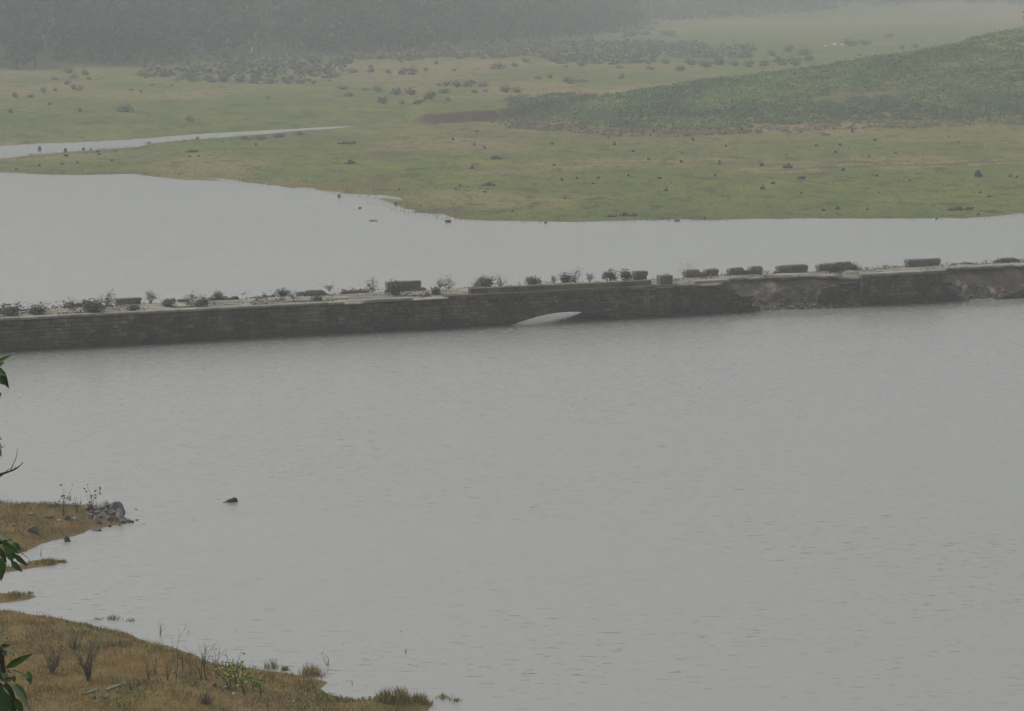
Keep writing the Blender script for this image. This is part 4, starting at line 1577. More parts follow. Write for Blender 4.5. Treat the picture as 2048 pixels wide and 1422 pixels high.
P = pick(503, 112)
mb = MB()
mb.tube([(0, 0, -0.3), (0.05, 0, 1.0), (-0.05, 0, 2.2)], [0.2, 0.17, 0.12], 7)
mb.tube([(0.02, 0, 1.1), (0.3, 0.05, 1.7), (0.35, 0.05, 2.1)], [0.1, 0.07, 0.04], 5)
tag(mb.build('dead_tree', M['trunk_white'], None, P), 'short pale dead tree showing white against the foot of the dark forest', 'tree')

# pale stones and strips in the valley
for i, (x, y, w, h, mt, lb) in enumerate([
        (1651, 95, 8, 5, 'white', 'leftmost and lowest of three white specks among valley bushes'), (1670, 90, 6, 4, 'white', 'middle and smallest of three white specks among valley bushes'),
        (1685, 91, 8, 5, 'white', 'rightmost of three white specks, touching a dark bush'),
        (1412, 71, 14, 3, 'pale_rock', 'thin pale streak of stone in the hazy valley, right of the forest'),
        (1300, 55, 30, 5, 'pale_rock', 'pale bare rock shelf at the right end of the dark forest'), (1285, 50, 12, 4, 'pale_rock', 'small pale rock touching the right end of the dark forest'),
        (1485, 77, 16, 2, 'pale_rock', 'faint pale streak of stone in the valley left of white specks'),
        (455, 211, 9, 3, 'pale_rock', 'small pale stone in the middle of the left far meadow'), (198, 150, 8, 3, 'pale_rock', 'tiny pale stone below the forest at left')]):
    P = pick(x, y)
    k = ppm(P)
    o = link('rock', rock_mesh('rock', 900 + i, w / k, max(w, 8) / k * 0.9, h / k * 1.1, M[mt]), None, P - np.array([0, 0, 0.02]))
    tag(o, lb, 'rock')

# stumps, rocks and mounds on the drained meadow and along its shore
RK = [  # x, foot row, width, height, kind (m mound, r rock, s stump, w in water), label
    (692, 288, 34, 7, 'm', 'long low dark mound left of centre on the peninsula, nearest the channel'), (699, 328, 24, 11, 'm', 'peaked dark rock mound on the grass left of the arch, alone'),
    (945, 338, 13, 8, 'm', 'small dark lump beside a brown bare patch'), (991, 319, 24, 8, 'm', 'low dark lump just above the brown bare patch'),
    (978, 372, 28, 8, 'm', 'flat dark rock mound on bright grass nearer the shore, left of centre'), (969, 385, 11, 3, 'r', 'thin low stone just below the flat dark mound'),
    (920, 373, 7, 4, 'r', None), (910, 379, 5, 3, 'r', None), (935, 375, 5, 3, 'r', None), (960, 377, 6, 3, 'r', None), (798, 381, 6, 4, 's', None), (791, 410, 6, 7, 's', 'upright dark stump at the tip of the grassy spit'),
    (678, 395, 6, 7, 'rust', 'rust-brown stump standing in the water off the grassy shore'), (720, 417, 7, 3, 'w', 'tiny dark stone in open water right of the rust-brown stump'),
    (896, 444, 12, 5, 'w', 'dark stone in the water just off the curved shore'), (747, 442, 16, 2, 'w', 'thin floating stick far off the curved shore'),
    (1024, 425, 7, 5, 'r', None), (1091, 446, 5, 3, 'w', 'tiny dark stone at the waterline under the arch line'),
    (1222, 434, 22, 5, 'm', 'left piece of the dark rock group on the shore right of centre'), (1248, 432, 20, 10, 'm', 'tallest middle piece of the dark rock group on the shore right of centre'),
    (1268, 432, 20, 6, 'm', 'right piece of the dark rock group on the shore right of centre'),
    (1123, 361, 9, 6, 's', None), (1154, 358, 5, 4, 'r', None), (1196, 358, 7, 5, 'r', None), (1186, 368, 6, 4, 'r', None), (1108, 332, 8, 4, 'r', None), (1104, 289, 6, 6, 's', None),
    (969, 297, 7, 5, 's', None), (953, 265, 6, 5, 's', None), (949, 291, 5, 4, 'r', None), (906, 281, 6, 5, 'r', None), (1229, 291, 9, 9, 's', 'upright dark stump on the meadow below the brown scrub'),
    (1217, 278, 6, 4, 'r', None), (1266, 304, 9, 4, 'r', None), (1297, 320, 6, 4, 'r', None),
    (1650, 271, 40, 7, 'pale', 'long pale grey rock lying below the scrub hill'), (1680, 292, 9, 6, 's', None), (1671, 306, 7, 5, 'r', None), (1749, 283, 8, 5, 's', None),
    (1705, 265, 10, 9, 's', 'stubby dark clump at the lower edge of the scrub, right of the long pale rock'),
    (1576, 336, 22, 9, 'm', 'dark rock mound where a faint earth track begins'), (1603, 358, 24, 7, 'm', 'dark sloping mound below the start of the earth track'),
    (1686, 342, 9, 7, 's', 'small dark stump below the earth track, right of two mounds'), (1439, 330, 9, 10, 's', 'grey upright stump on rough grass left of the earth track'),
    (1523, 333, 10, 7, 's', 'dark squat stump left of the mound on the earth track'), (1362, 325, 7, 5, 'r', None), (1364, 308, 7, 4, 'r', None), (1572, 311, 9, 3, 'r', None),
    (1545, 368, 10, 5, 'm', 'flat dark stone left of a greenish block on bright grass'), (1525, 380, 10, 8, 's', 'dark greenish squarish block on bright grass'),
    (1333, 382, 13, 6, 'm', 'dark double stone lying on bright grass right of centre'), (1319, 358, 12, 4, 'r', None), (1956, 354, 16, 13, 's', 'thick dark stump, tallest at the right of the meadow'),
    (2021, 354, 8, 5, 's', None), (2034, 355, 6, 4, 'r', None), (1977, 394, 12, 4, 'm', 'flat dark stone near a thin fallen stick at the right'), (1676, 419, 11, 6, 'm', 'dark stone close to the shore, right one of two'),
    (1647, 422, 10, 4, 'm', 'flat stone close to the shore, left one of two'), (1903, 421, 22, 6, 'm', 'left piece of the dark rock group on the right shore'),
    (1918, 421, 22, 10, 'm', 'middle and tallest piece of the dark rock group on the right shore'), (1936, 420, 20, 7, 'm', 'right piece of the dark rock group on the right shore'),
    (1957, 430, 6, 6, 's', 'small dark stump at the waterline right of the rock group'), (1873, 438, 6, 3, 'w', None), (1409, 437, 6, 4, 'r', None), (1354, 442, 13, 3, 'w', None),
    (1897, 275, 5, 4, 's', None), (1917, 286, 4, 6, 's', None), (1791, 308, 5, 4, 'r', None), (1738, 315, 6, 4, 'r', None), (1452, 294, 6, 5, 's', None), (1386, 281, 7, 6, 's', None),
    (1632, 294, 7, 5, 'r', None), (1483, 261, 8, 7, 's', None),
    (79, 301, 10, 9, 's', 'leaning dark stump standing in the left channel'), (131, 305, 7, 9, 's', 'upright stump at the near edge of the left channel'), (167, 300, 8, 5, 'r', None), (181, 300, 6, 6, 's', None),
    (195, 305, 9, 5, 'r', None), (200, 310, 8, 4, 'r', None), (224, 323, 7, 5, 's', None), (155, 327, 8, 5, 'r', None), (132, 313, 11, 5, 'r', None), (125, 330, 8, 3, 'r', None), (60, 311, 7, 3, 'r', None),
    (383, 305, 24, 7, 'm', 'low dark rock mound alone on the green strip by the channel'), (297, 287, 13, 5, 'm', 'dark stone lying at the water edge of the channel'), (395, 279, 6, 6, 's', None),
    (369, 283, 6, 3, 'r', None), (231, 304, 5, 4, 's', None), (379, 315, 5, 4, 'r', None), (397, 314, 5, 4, 'r', None), (444, 285, 6, 4, 's', None), (511, 292, 7, 6, 's', None), (32, 339, 6, 3, 'r', None),
    (79, 333, 6, 5, 's', None), (1256, 352, 7, 4, 'r', None), (1430, 352, 6, 4, 'r', None), (1753, 353, 6, 4, 'r', None), (1820, 362, 8, 4, 'r', None), (1602, 388, 6, 4, 'r', None), (1758, 386, 5, 3, 'r', None),
    (1960, 387, 6, 4, 's', None), (1130, 398, 6, 3, 'r', None), (1735, 420, 6, 4, 'r', None)]
GRP = {'m': 'rock mounds on the drained meadow', 'r': 'stones strewn over the drained meadow', 's': 'stumps left on the drained meadow', 'w': 'stones in the shallows of the far shore'}
protos = {'r': [rock_mesh('meadow_rock_mesh', 700 + i, 1, 1, 1, M['dark_rock']) for i in range(5)],
          's': [stump_mesh('stump_mesh', 720 + i, 1, 1, M['dark_rock']) for i in range(5)],
          'm': [rock_mesh('mound_mesh', 740 + i, 1, 1, 1, M['dark_rock'], 5) for i in range(6)],
          'w': [rock_mesh('water_rock_mesh', 760 + i, 1, 1, 1, M['wet_rock']) for i in range(3)]}
for i, (x, y, w, h, kd, lb) in enumerate(RK):
    P = pick(x, y) if kd != 'w' else at_z(x, y)
    k = ppm(P)
    wm, hm = w / k, h / k
    if kd in ('pale', 'rust'):
        me = rock_mesh('long_rock', 780, wm, 1.2, hm, M['pale_rock'], 4) if kd == 'pale' else stump_mesh('rust_stump', 781, wm * 1.2, hm, M['rust'])
        o = link('rock' if kd == 'pale' else 'stump', me, None, P)
        tag(o, lb, 'rock' if kd == 'pale' else 'stump')
        continue
    nm = 'stump' if kd == 's' else 'rock'
    o = link(nm, protos[kd][i % len(protos[kd])], None, P, rz=(i * 2.3 if kd in 'rs' else 0))
    o.scale = (wm * 1.1, max(wm * 0.7, 0.25), hm * 1.1)
    tag(o, lb or {'r': 'little dark stone in meadow grass, one of many alike', 's': 'little dark stump in meadow grass, one of many alike', 'w': 'little dark stone awash at the far waterline', 'm': ''}[kd],
        nm, GRP[kd])

# grass tufts on the peninsula: past counting
gt = np.random.default_rng(29)
X, Y = scatter(70000, -60, 2110, 298, 520, lambda X, Y: (fbm(X * 0.25, Y * 0.12, 101) + gs.random(len(X)) * 0.4 > 0.6) & (np.minimum(sdist(X, Y, LAND), -sdist(X, Y, CHANNEL)) > 1.0))
Z = z_far(X, Y)
kp = Z > 0.02
X, Y, Z = X[kp], Y[kp], Z[kp]
n = len(X)
per = 3
idx = np.repeat(np.arange(n), per)
q = gt.uniform(0, 2 * math.pi, n * per)
hh = gt.uniform(0.03, 0.12, n * per)
b0 = np.stack([X, Y, Z - 0.02], 1)[idx] + np.stack([gt.normal(size=n * per) * 0.12, gt.normal(size=n * per) * 0.12, np.zeros(n * per)], 1)
sd_ = np.stack([np.cos(q), np.sin(q), 0 * q], 1) * 0.05
tp = b0 + np.stack([gt.normal(size=n * per) * 0.06, gt.normal(size=n * per) * 0.06, hh], 1)
V = np.stack([b0 - sd_, b0 + sd_, tp], 1).reshape(-1, 3)
tg = np.clip(fbm(X * 0.05, Y * 0.03, 102) * 1.4 - 0.25 + gt.uniform(-.2, .2, n), 0, 1)
tag(link('grass', np_mesh('grass', V, np.arange(len(V)).reshape(-1, 3), M['meadow_grass'], tone=np.repeat(tg[idx], 3))), kind='stuff')

# sedge and wet grass fringing the far waterline: past counting
X, Y = scatter(160000, -60, 2110, 296, 470, lambda X, Y: (np.abs(np.minimum(sdist(X, Y, LAND), -sdist(X, Y, CHANNEL))) < 5) & (fbm(X * 0.3, Y * 0.3, 103) > 0.36))
Z = z_far(X, Y)
kp = (Z > -0.10) & (Z < 0.07) & (gt.random(len(X)) < 0.75)
X, Y, Z = X[kp], Y[kp], Z[kp]
n = len(X)
q = gt.uniform(0, 2 * math.pi, n)
b0 = np.stack([X, Y, np.minimum(Z, 0) - 0.02], 1)
sd_ = np.stack([np.cos(q), np.sin(q), 0 * q], 1) * 0.045
tp = np.stack([X + gt.normal(size=n) * 0.05, Y + gt.normal(size=n) * 0.05, np.maximum(Z, 0) + gt.uniform(0.03, 0.22, n) * (0.4 + fbm(X * 0.4, Y * 0.4, 104))], 1)
V = np.stack([b0 - sd_, b0 + sd_, tp], 1).reshape(-1, 3)
tag(link('shore_sedge', np_mesh('shore_sedge', V, np.arange(len(V)).reshape(-1, 3), M['sedge'], tone=np.repeat(gt.uniform(0, 0.6, n), 3))), kind='stuff')

# ------------------------------------------------------------------ near bank: grass, plants, stones, bird
gn = np.random.default_rng(37)


def pickn(px, py):
    return pick(px, py, z_near)


def blades(name, X, Y, hmin, hmax, wid, mat, tone, g, lean=0.35, per=1):
    Z = z_near(X, Y)
    n = len(X) * per
    idx = np.repeat(np.arange(len(X)), per)
    b = np.stack([X, Y, Z - 0.02], 1)[idx]
    if per > 1:
        b[:, :2] += g.normal(size=(n, 2)) * 0.04
    q = g.uniform(0, 2 * math.pi, n)
    hh = g.uniform(hmin, hmax, n) * (0.5 + 1.1 * fbm(b[:, 0] * 0.9, b[:, 1] * 0.6, 117))
    ln = np.stack([g.normal(size=n) * lean, g.normal(size=n) * lean, np.zeros(n)], 1) * hh[:, None]
    sd_ = np.stack([np.cos(q), np.sin(q), 0 * q], 1) * wid * g.uniform(0.7, 1.3, n)[:, None]
    m_ = b + np.stack([0 * hh, 0 * hh, hh * 0.6], 1) + ln * 0.35
    t_ = b + np.stack([0 * hh, 0 * hh, hh * 0.95], 1) + ln
    V = np.stack([b - sd_, b + sd_, m_ + sd_ * 0.7, m_ - sd_ * 0.7, t_], 1).reshape(-1, 3)
    base = np.arange(n)[:, None] * 5
    quads = base + np.array([0, 1, 2, 3])
    tris = base + np.array([3, 2, 4])
    return np_mesh(name, V, [quads, tris], mat, tone=np.repeat(tone[idx], 5))


def rand_land(n, x0, x1, y0, y1, zmin):
    X = gn.uniform(x0, x1, n)
    Y = gn.uniform(y0, y1, n)
    Z = z_near(X, Y)
    k = Z > zmin
    return X[k], Y[k]


X, Y = rand_land(330000, -27, 0, 94.5, 145, 0.03)
vis = np.abs(X / Y * F) < 1120
X, Y = X[vis], Y[vis]
pt = fbm(X * 0.55, Y * 0.35, 111)
th = fbm(X * 1.3, Y * 0.9, 112)
kp = gn.random(len(X)) < np.clip((th - 0.25) * 2.2, 0.15, 1)
X, Y, pt = X[kp], Y[kp], pt[kp]
grm = blades('dry_grass', X, Y, 0.04, 0.22, 0.007, M['near_grass'], np.clip((pt - 0.5) * 3.2 + 0.5, 0, 1), gn)
tag(link('dry_grass', grm), kind='stuff')

# greener low weeds in patches: past counting
X, Y = rand_land(26000, -24, -3, 95, 112, 0.1)
kp = fbm(X * 0.45, Y * 0.3, 113) > 0.58
X, Y = X[kp], Y[kp]
C = np.stack([X, Y, z_near(X, Y) + gn.uniform(0.02, 0.12, len(X))], 1)
V, Fq = leaf_quads(C, 0.035, gn)
tag(link('weeds', np_mesh('weeds', V, Fq, M['meadow_grass'], tone=np.repeat(gn.uniform(0, .6, len(X)), 4))), kind='stuff')

# sedge clumps standing at and in the water's edge
SD = [(196, 1240, 30, 8, 'broken sedge line in the water above the bank, left piece'), (225, 1241, 44, 13, 'longest sedge clump standing in the water above the bank'),
      (262, 1243, 34, 9, 'right sedge clump standing in the water above the bank'), (543, 1338, 40, 24, 'tall sedge tuft on the bank edge, left of a sparse twig'),
      (570, 1342, 22, 14, 'small sedge tuft to the right of the tall bank edge tuft'), (622, 1352, 60, 28, 'broad sedge fringe at the blunt bank corner by the water'),
      (770, 1404, 50, 30, 'left part of the sedge stand on the lowest bank tip'), (800, 1404, 60, 34, 'tallest middle part of the sedge stand on the lowest bank tip'),
      (840, 1406, 50, 24, 'right part of the sedge stand on the lowest bank tip'), (885, 1398, 36, 14, 'sparse drowned sedge in the water right of the bank tip'),
      (912, 1404, 30, 12, 'sparsest drowned sedge farthest out from the bank tip'), (95, 1127, 50, 12, 'low green sedge covering the small islet'),
      (125, 1124, 26, 7, 'thin sedge at the pointed end of the small islet'), (30, 1190, 50, 9, 'olive sedge on the lower little islet at left'),
      (60, 1189, 20, 8, 'small sedge tuft at the tip of the lower little islet'), (40, 1102, 30, 10, 'short sedge where the spit meets the inlet')]
for i, (x, y, w, h, lb) in enumerate(SD):
    P = pickn(x, y)
    k = ppm(P)
    g = np.random.default_rng(600 + i)
    n = int(30 + 3.2 * w * (0.3 if 'sparse' in lb or 'above the bank' in lb else 1))
    Xs = g.normal(size=n) * w / k / 5.0
    Ys = g.normal(size=n) * w / k / 5
    hh = g.uniform(0.5, 1.15, n) * h / k * np.exp(-(Xs / (w / k / 2)) ** 2 * 0.7)
    q = g.uniform(0, 6.28, n)
    b = np.stack([Xs, Ys, 0 * Xs - 0.03], 1)
    sd_ = np.stack([np.cos(q), np.sin(q), 0 * q], 1) * 0.011
    t_ = b + np.stack([g.normal(size=n) * 0.25 * hh, g.normal(size=n) * 0.25 * hh, hh], 1)
    m_ = (b + t_) / 2 + np.array([0, 0, 0.02])
    V = np.stack([b - sd_, b + sd_, m_ + sd_ * .8, m_ - sd_ * .8, t_], 1).reshape(-1, 3)
    base = np.arange(n)[:, None] * 5
    o = link('sedge', np_mesh('sedge', V, [base + np.array([0, 1, 2, 3]), base + np.array([3, 2, 4])], M['sedge'], tone=np.repeat(g.uniform(0, .7, n), 5)), None, P)
    tag(o, lb, 'sedge', 'sedge clumps along the near bank')

# bare twigs standing in the water
TW = [(320, 1272, 22, 40, 'forked bare twigs at the water edge above the bank middle'), (655, 1334, 18, 32, 'sparse forked twig standing in the water off the blunt bank corner'),
      (802, 1266, 5, 14, 'single short stick far out in the water'), (811, 1308, 10, 20, 'pair of thin sticks in open water below a single stick'),
      (684, 1290, 6, 12, 'tiny twig in the water between bank corner and open sticks'), (705, 1372, 10, 14, 'short twigs in the water above the lowest bank tip'),
      (375, 1270, 6, 26, 'thin bare stick in water right of the forked twigs'), (858, 1322, 4, 6, 'tiny stick tip poking from open water at far right'),
      (900, 1404, 14, 18, 'small upright twigs in water right of the sedge tip'), (82, 1112, 8, 28, 'curved bare reed stalk rising from the inlet by the islet')]
for i, (x, y, w, h, lb) in enumerate(TW):
    P = pickn(x, y)
    k = ppm(P)
    mb = MB()
    twig_mesh(mb, np.random.default_rng(630 + i), w / k, h / k * 1.1, 1 if w < 7 else (2 if w < 12 else 3), 0 if w < 9 else 1, 0.012)
    tag(mb.build('twig', M['twig'], None, P), lb, 'twig')


def plant(name, px, py, w, h, nst, depth, leaves, leaf_len, leaf_m, stem_m, lb, cat, seed, r0=0.014, lean=1.0, group=None, low=0.0):
    """stems and, where it has them, leaves, as parts"""
    P = pickn(px, py)
    k = ppm(P)
    g = np.random.default_rng(seed)
    root = empty(name, P, lb, cat, group)
    mb = MB()
    tips = twig_mesh(mb, g, w / k, h / k, nst, depth, r0, lean)
    mb.build('stem', stem_m, root)
    if leaves:
        ml = MB()
        for _ in range(leaves):
            p = tips[g.integers(len(tips))] * g.uniform(low, 1.0) if low else tips[g.integers(len(tips))]
            p = p + g.normal(size=3) * 0.035
            d = g.normal(size=3)
            d[2] = abs(d[2]) * 0.5
            d /= np.linalg.norm(d)
            ml.leaf(p, p + d * leaf_len * g.uniform(0.7, 1.3), leaf_len * 0.6, g.normal(size=3), 0.05, tone=g.random())
        ml.build('foliage', leaf_m, root)
    return root


sap = 'saplings on the stony spit'
plant('sapling', 127, 1034, 24, 54, 5, 2, 44, 0.11, M['sapling_leaf'], M['twig'], 'leftmost and fullest sapling on the spit, with dark round leaves', 'sapling', 801, group=sap)
plant('sapling', 153, 1026, 20, 40, 4, 2, 20, 0.09, M['sapling_leaf'], M['twig'], 'thinnest middle sapling on the spit', 'sapling', 802, group=sap)
plant('sapling', 184, 1024, 22, 46, 4, 2, 30, 0.11, M['sapling_leaf'], M['twig'], 'right sapling on the spit with forked top, rising from the stones', 'sapling', 803, group=sap)
plant('sapling', 211, 1012, 8, 14, 3, 1, 14, 0.06, M['sapling_leaf'], M['twig'], 'tiny green sapling left of the large boulder', 'sapling', 804, group=sap)
bs = 'bare bushes on the near bank'
plant('bush', 104, 1345, 76, 62, 12, 3, 0, 0, None, M['twig'], 'wide dark bare bush on the bank, nearest the leafy branch', 'bush', 811, 0.02, group=bs)
plant('bush', 178, 1364, 66, 74, 16, 3, 0, 0, None, M['twig'], 'fan-shaped dark bare bush, the densest on the bank', 'bush', 812, 0.022, group=bs)
plant('bush', 262, 1380, 22, 20, 7, 2, 0, 0, None, M['twig'], 'small bare bush at the right end of the pale driftwood', 'bush', 813, group=bs)
plant('bush', 412, 1408, 70, 30, 26, 2, 0, 0, None, M['twig'], 'low broad grey-brown bush near the bottom of the bank', 'bush', 814, 0.012, 1.4, group=bs)
plant('bush', 150, 1300, 90, 46, 22, 2, 20, 0.04, M['fresh_leaf'], M['twig'], 'hazy reddish-brown bare bush behind the two dark bushes', 'bush', 815, 0.009, 1.3, group=bs)
ds = 'dry stalks on the near bank'
for i, (x, y, w, h, lb) in enumerate([(298, 1362, 10, 42, 'leftmost dry stalk of the row behind the green leafy plants'), (335, 1362, 14, 40, 'short dark forked stalk second in the row of dry stalks'),
                                      (353, 1357, 8, 104, 'tallest single dry stalk, its tip against the water'), (381, 1352, 8, 66, 'straight dry stalk right of the tallest one'),
                                      (403, 1358, 14, 74, 'dense dark upright stalks in the middle of the row'), (413, 1362, 16, 82, 'thick cluster of dry stalks left of the green leafy plants'),
                                      (432, 1348, 10, 60, 'thin dry stalk between the thick cluster and green plants'), (311, 1352, 8, 60, 'slender pale stalk behind the short forked one'),
                                      (366, 1345, 10, 50, 'short stalk between the tallest and the straight one')]):
    plant('dry_stalk', x, y, w, h, 4 if w > 9 else 2, 2, 8, 0.05, M['near_grass'], M['stem'], lb, 'stalk', 820 + i, 0.013, 0.9, group=ds)
lp = 'green leafy plants on the near bank'
for i, (x, y, w, h, lb) in enumerate([(458, 1380, 26, 66, 'leftmost green leafy plant, leaning left from a dark stem'), (472, 1376, 22, 84, 'tallest green leafy plant with bright top leaves against the water'),
                                      (491, 1392, 26, 62, 'green leafy plant with a dark stem right of the tallest one'), (507, 1384, 20, 46, 'short green leafy plant between two dark stems'),
                                      (522, 1398, 24, 52, 'rightmost green leafy plant, standing lowest on the bank')]):
    plant('leafy_plant', x, y, w, h, 2, 2, 80, 0.095, M['fresh_leaf'], M['stem'], lb, 'plant', 840 + i, 0.02, 0.8, group=lp, low=0.5)
plant('weed', 149, 1310, 18, 14, 5, 1, 40, 0.05, M['fresh_leaf'], M['stem'], 'small bright green weed behind the dark bare bushes', 'weed', 851, low=0.3)
plant('weed', 536, 1414, 12, 14, 4, 1, 30, 0.05, M['fresh_leaf'], M['stem'], 'bright green weed at the bottom edge right of the leafy plants', 'weed', 852, low=0.3)
plant('weed', 172, 1386, 26, 10, 6, 1, 50, 0.05, M['fresh_leaf'], M['stem'], 'low green weed beside the short pale driftwood', 'weed', 853, low=0.3)
plant('weed', 384, 1374, 14, 8, 5, 1, 30, 0.05, M['fresh_leaf'], M['stem'], 'low green weed left of the grey stones on the bank', 'weed', 854, low=0.3)

# driftwood
for i, (a, b, r, lb) in enumerate([((212, 1382), (256, 1371), 0.05, 'long pale weathered driftwood lying on the bank'), ((166, 1390), (196, 1385), 0.04, 'short pale driftwood below the fan-shaped bush')]):
    A = pickn(*a)
    B = pickn(*b)
    mb = MB()
    m1 = A * 0.65 + B * 0.35 + (0, 0, 0.04)
    m2 = A * 0.35 + B * 0.65 + (0, 0.05, 0.05)
    mb.tube([A + (0, 0, .03) - A, m1 - A, m2 - A, B + (0, 0, .06) - A], [r * .7, r, r * 0.9, r * .4], 7)
    mb.tube([m2 - A, m2 - A + (0.12, 0.1, 0.06), m2 - A + (0.3, 0.12, 0.05)], [r * .5, r * .4, r * .2], 5)
    tag(mb.build('driftwood', M['wood'], None, A), lb, 'driftwood')

# stones of the near bank
ST = [(235, 1024, 30, 18, 'rock', 'large blocky boulder crowning the tip of the spit'), (240, 1041, 20, 18, 'pale_rock', 'pale rounded stone below the large boulder'),
      (222, 1020, 20, 14, 'rock', None), (240, 1034, 20, 16, 'rock', None), (228, 1036, 18, 12, 'rock', None), (216, 1040, 16, 8, 'rock', None), (244, 1040, 14, 10, 'rock', None), (208, 1028, 13, 8, 'rock', None),
      (184, 1028, 13, 7, 'rock', None), (200, 1036, 14, 7, 'rock', None), (220, 1014, 14, 8, 'rock', None), (211, 1023, 12, 8, 'pale_rock', None), (231, 1032, 12, 9, 'pale_rock', None), (250, 1044, 13, 7, 'rock', None),
      (178, 1014, 14, 8, 'pale_rock', 'pale stone at the left end of the heap, near the right sapling'), (178, 1022, 18, 10, 'rock', 'grey stone at the foot of the right sapling'),
      (205, 1022, 20, 10, 'rock', None), (196, 1030, 18, 9, 'rock', None), (213, 1018, 18, 10, 'rock', None), (215, 1028, 16, 9, 'rock', None), (206, 1034, 20, 9, 'rock', None),
      (222, 1034, 14, 10, 'rock', None), (224, 1022, 14, 9, 'rock', None), (198, 1024, 14, 8, 'rock', None), (190, 1022, 12, 7, 'rock', None), (228, 1042, 14, 8, 'rock', None),
      (179, 1036, 24, 9, 'rock', 'long flat grey stone at the lower left of the heap'), (190, 1040, 14, 6, 'rock', None), (214, 1012, 12, 7, 'rock', None), (226, 1030, 14, 12, 'rock', None),
      (246, 1046, 16, 7, 'rock', 'stone at the waterline under the pale rounded one'), (258, 1046, 16, 8, 'rock', 'grey stone at the outermost tip of the spit'),
      (265, 1046, 7, 6, 'wet_rock', 'small black wet stone touching the outermost tip'), (275, 1042, 15, 4, 'wet_rock', 'flat black stone awash just beyond the tip of the spit'),
      (271, 1020, 8, 3, 'wet_rock', 'tiny dark stone awash above the tip of the spit'), (286, 1050, 8, 2.5, 'wet_rock', 'tiny flat stone awash farthest right of the spit'),
      (134, 1040, 14, 9, 'rock', 'dark stone left of a flat pale one, below the leftmost sapling'), (151, 1040, 18, 6, 'pale_rock', 'flat pale stone below the leftmost sapling'),
      (197, 1046, 16, 8, 'rock', 'half-buried grey stone in grass below the heap'), (194, 1063, 18, 7, 'wet_rock', 'dark flat rock at the lower waterline of the spit'),
      (219, 1054, 9, 5, 'wet_rock', 'small dark stone at the waterline right of the dark flat rock'), (238, 1051, 8, 4, 'wet_rock', 'small dark stone at the waterline nearest the outermost tip'),
      (65, 1064, 24, 14, 'rock', 'large grey stone half sunk in grass at the left of the spit'), (62, 1032, 14, 6, 'pale_rock', 'small pale stone in grass at the left of the spit'),
      (26, 1052, 9, 4, 'pale_rock', 'smallest pale stone near the left edge of the spit'), (98, 1036, 18, 6, 'rock', 'low brown-grey stone in grass left of the leftmost sapling'), (118, 1042, 6, 3, 'white', 'white pebble below the leftmost sapling'),
      (430, 1374, 12, 9, 'rock', 'grey-blue stone left of the green leafy plants'), (451, 1378, 12, 6, 'pale_rock', 'pale stone by the first dark stem of the leafy plants'), (467, 1390, 5, 4, 'white', 'white pebble under the leafy plants'),
      (408, 1366, 12, 4, 'pale_rock', 'thin pale stone left of the grey-blue stone'), (188, 1398, 14, 6, 'dark_rock', 'left one of two dark stones below the short driftwood'), (208, 1398, 16, 7, 'dark_rock', 'right one of two dark stones below the short driftwood'),
      (252, 1385, 10, 4, 'rock', 'small dark stone under the right end of the long driftwood'), (514, 1356, 6, 5, 'pale_rock', 'small pale stone behind the leafy plants near the water')]
for i, (x, y, w, h, mt, lb) in enumerate(ST):
    P = pickn(x, y)
    k = ppm(P)
    rm = rock_mesh('stone', 1000 + i, w / k * 1.1, w / k * 0.8, h / k * 1.15, M[mt])
    o = link('stone', rm, None, P - np.array([0, 0, 0.01]), rz=0 if i == 0 else i * 0.9)
    hp = lb is None
    tag(o, lb or 'rough grey stone inside the crowded heap left of the large boulder', 'stone', 'stones of the heap at the tip of the spit' if hp else 'stones along the near bank')
P = pickn(134, 1084)
k = ppm(P)
o = link('stump', stump_mesh('wet_stump', 1100, 15 / k, 13 / k, M['wet_rock']), None, P)
tag(o, 'black broken stump standing in the water below the spit', 'stump')

# the dark bird on the open water
P = at_z(462, 1005)
k = ppm(P)
bird = empty('bird', P, 'dark rounded bird sitting low on open water, long tail to the left', 'bird')
prof = [(-0.345, 0.035, 0.006, 0.016), (-0.33, 0.036, 0.028, 0.022), (-0.25, 0.042, 0.036, 0.022), (-0.17, 0.055, 0.045, 0.027), (-0.10, 0.075, 0.075, 0.055), (-0.03, 0.10, 0.098, 0.085),
        (0.06, 0.125, 0.112, 0.105), (0.14, 0.14, 0.11, 0.11), (0.21, 0.135, 0.095, 0.105), (0.262, 0.115, 0.07, 0.085), (0.292, 0.095, 0.04, 0.05), (0.302, 0.09, 0.006, 0.008)]
n = 16
V = []
for x, zc, ry, rz_ in prof:
    for j in range(n):
        q = 2 * math.pi * j / n
        V.append((x, ry * math.cos(q), zc + rz_ * math.sin(q) - 0.015))
Fs = [tuple(range(n))[::-1], tuple((len(prof) - 1) * n + j for j in range(n))]
for i in range(len(prof) - 1):
    for j in range(n):
        Fs.append((i * n + j, i * n + (j + 1) % n, (i + 1) * n + (j + 1) % n, (i + 1) * n + j))
mb = MB()
mb.add(V, Fs)
mb.build('body', M['plume'], bird, smooth=True)
for sgn in (-1, 1):
    mb = MB()
    P_ = []
    for x, z, w in ((-0.24, 0.095, 0.006), (-0.14, 0.125, 0.03), (0.0, 0.165, 0.05), (0.12, 0.19, 0.05), (0.17, 0.17, 0.03), (-0.1, 0.085, 0.02), (0.06, 0.10, 0.03), (0.14, 0.12, 0.025)):
        for dy in (-1, 1):
            P_.append((x, sgn * (0.085 if x > -0.05 else 0.06) + dy * w * 0.5, z))
    mb.hull(P_)
    mb.build('wing', M['plume'], bird)

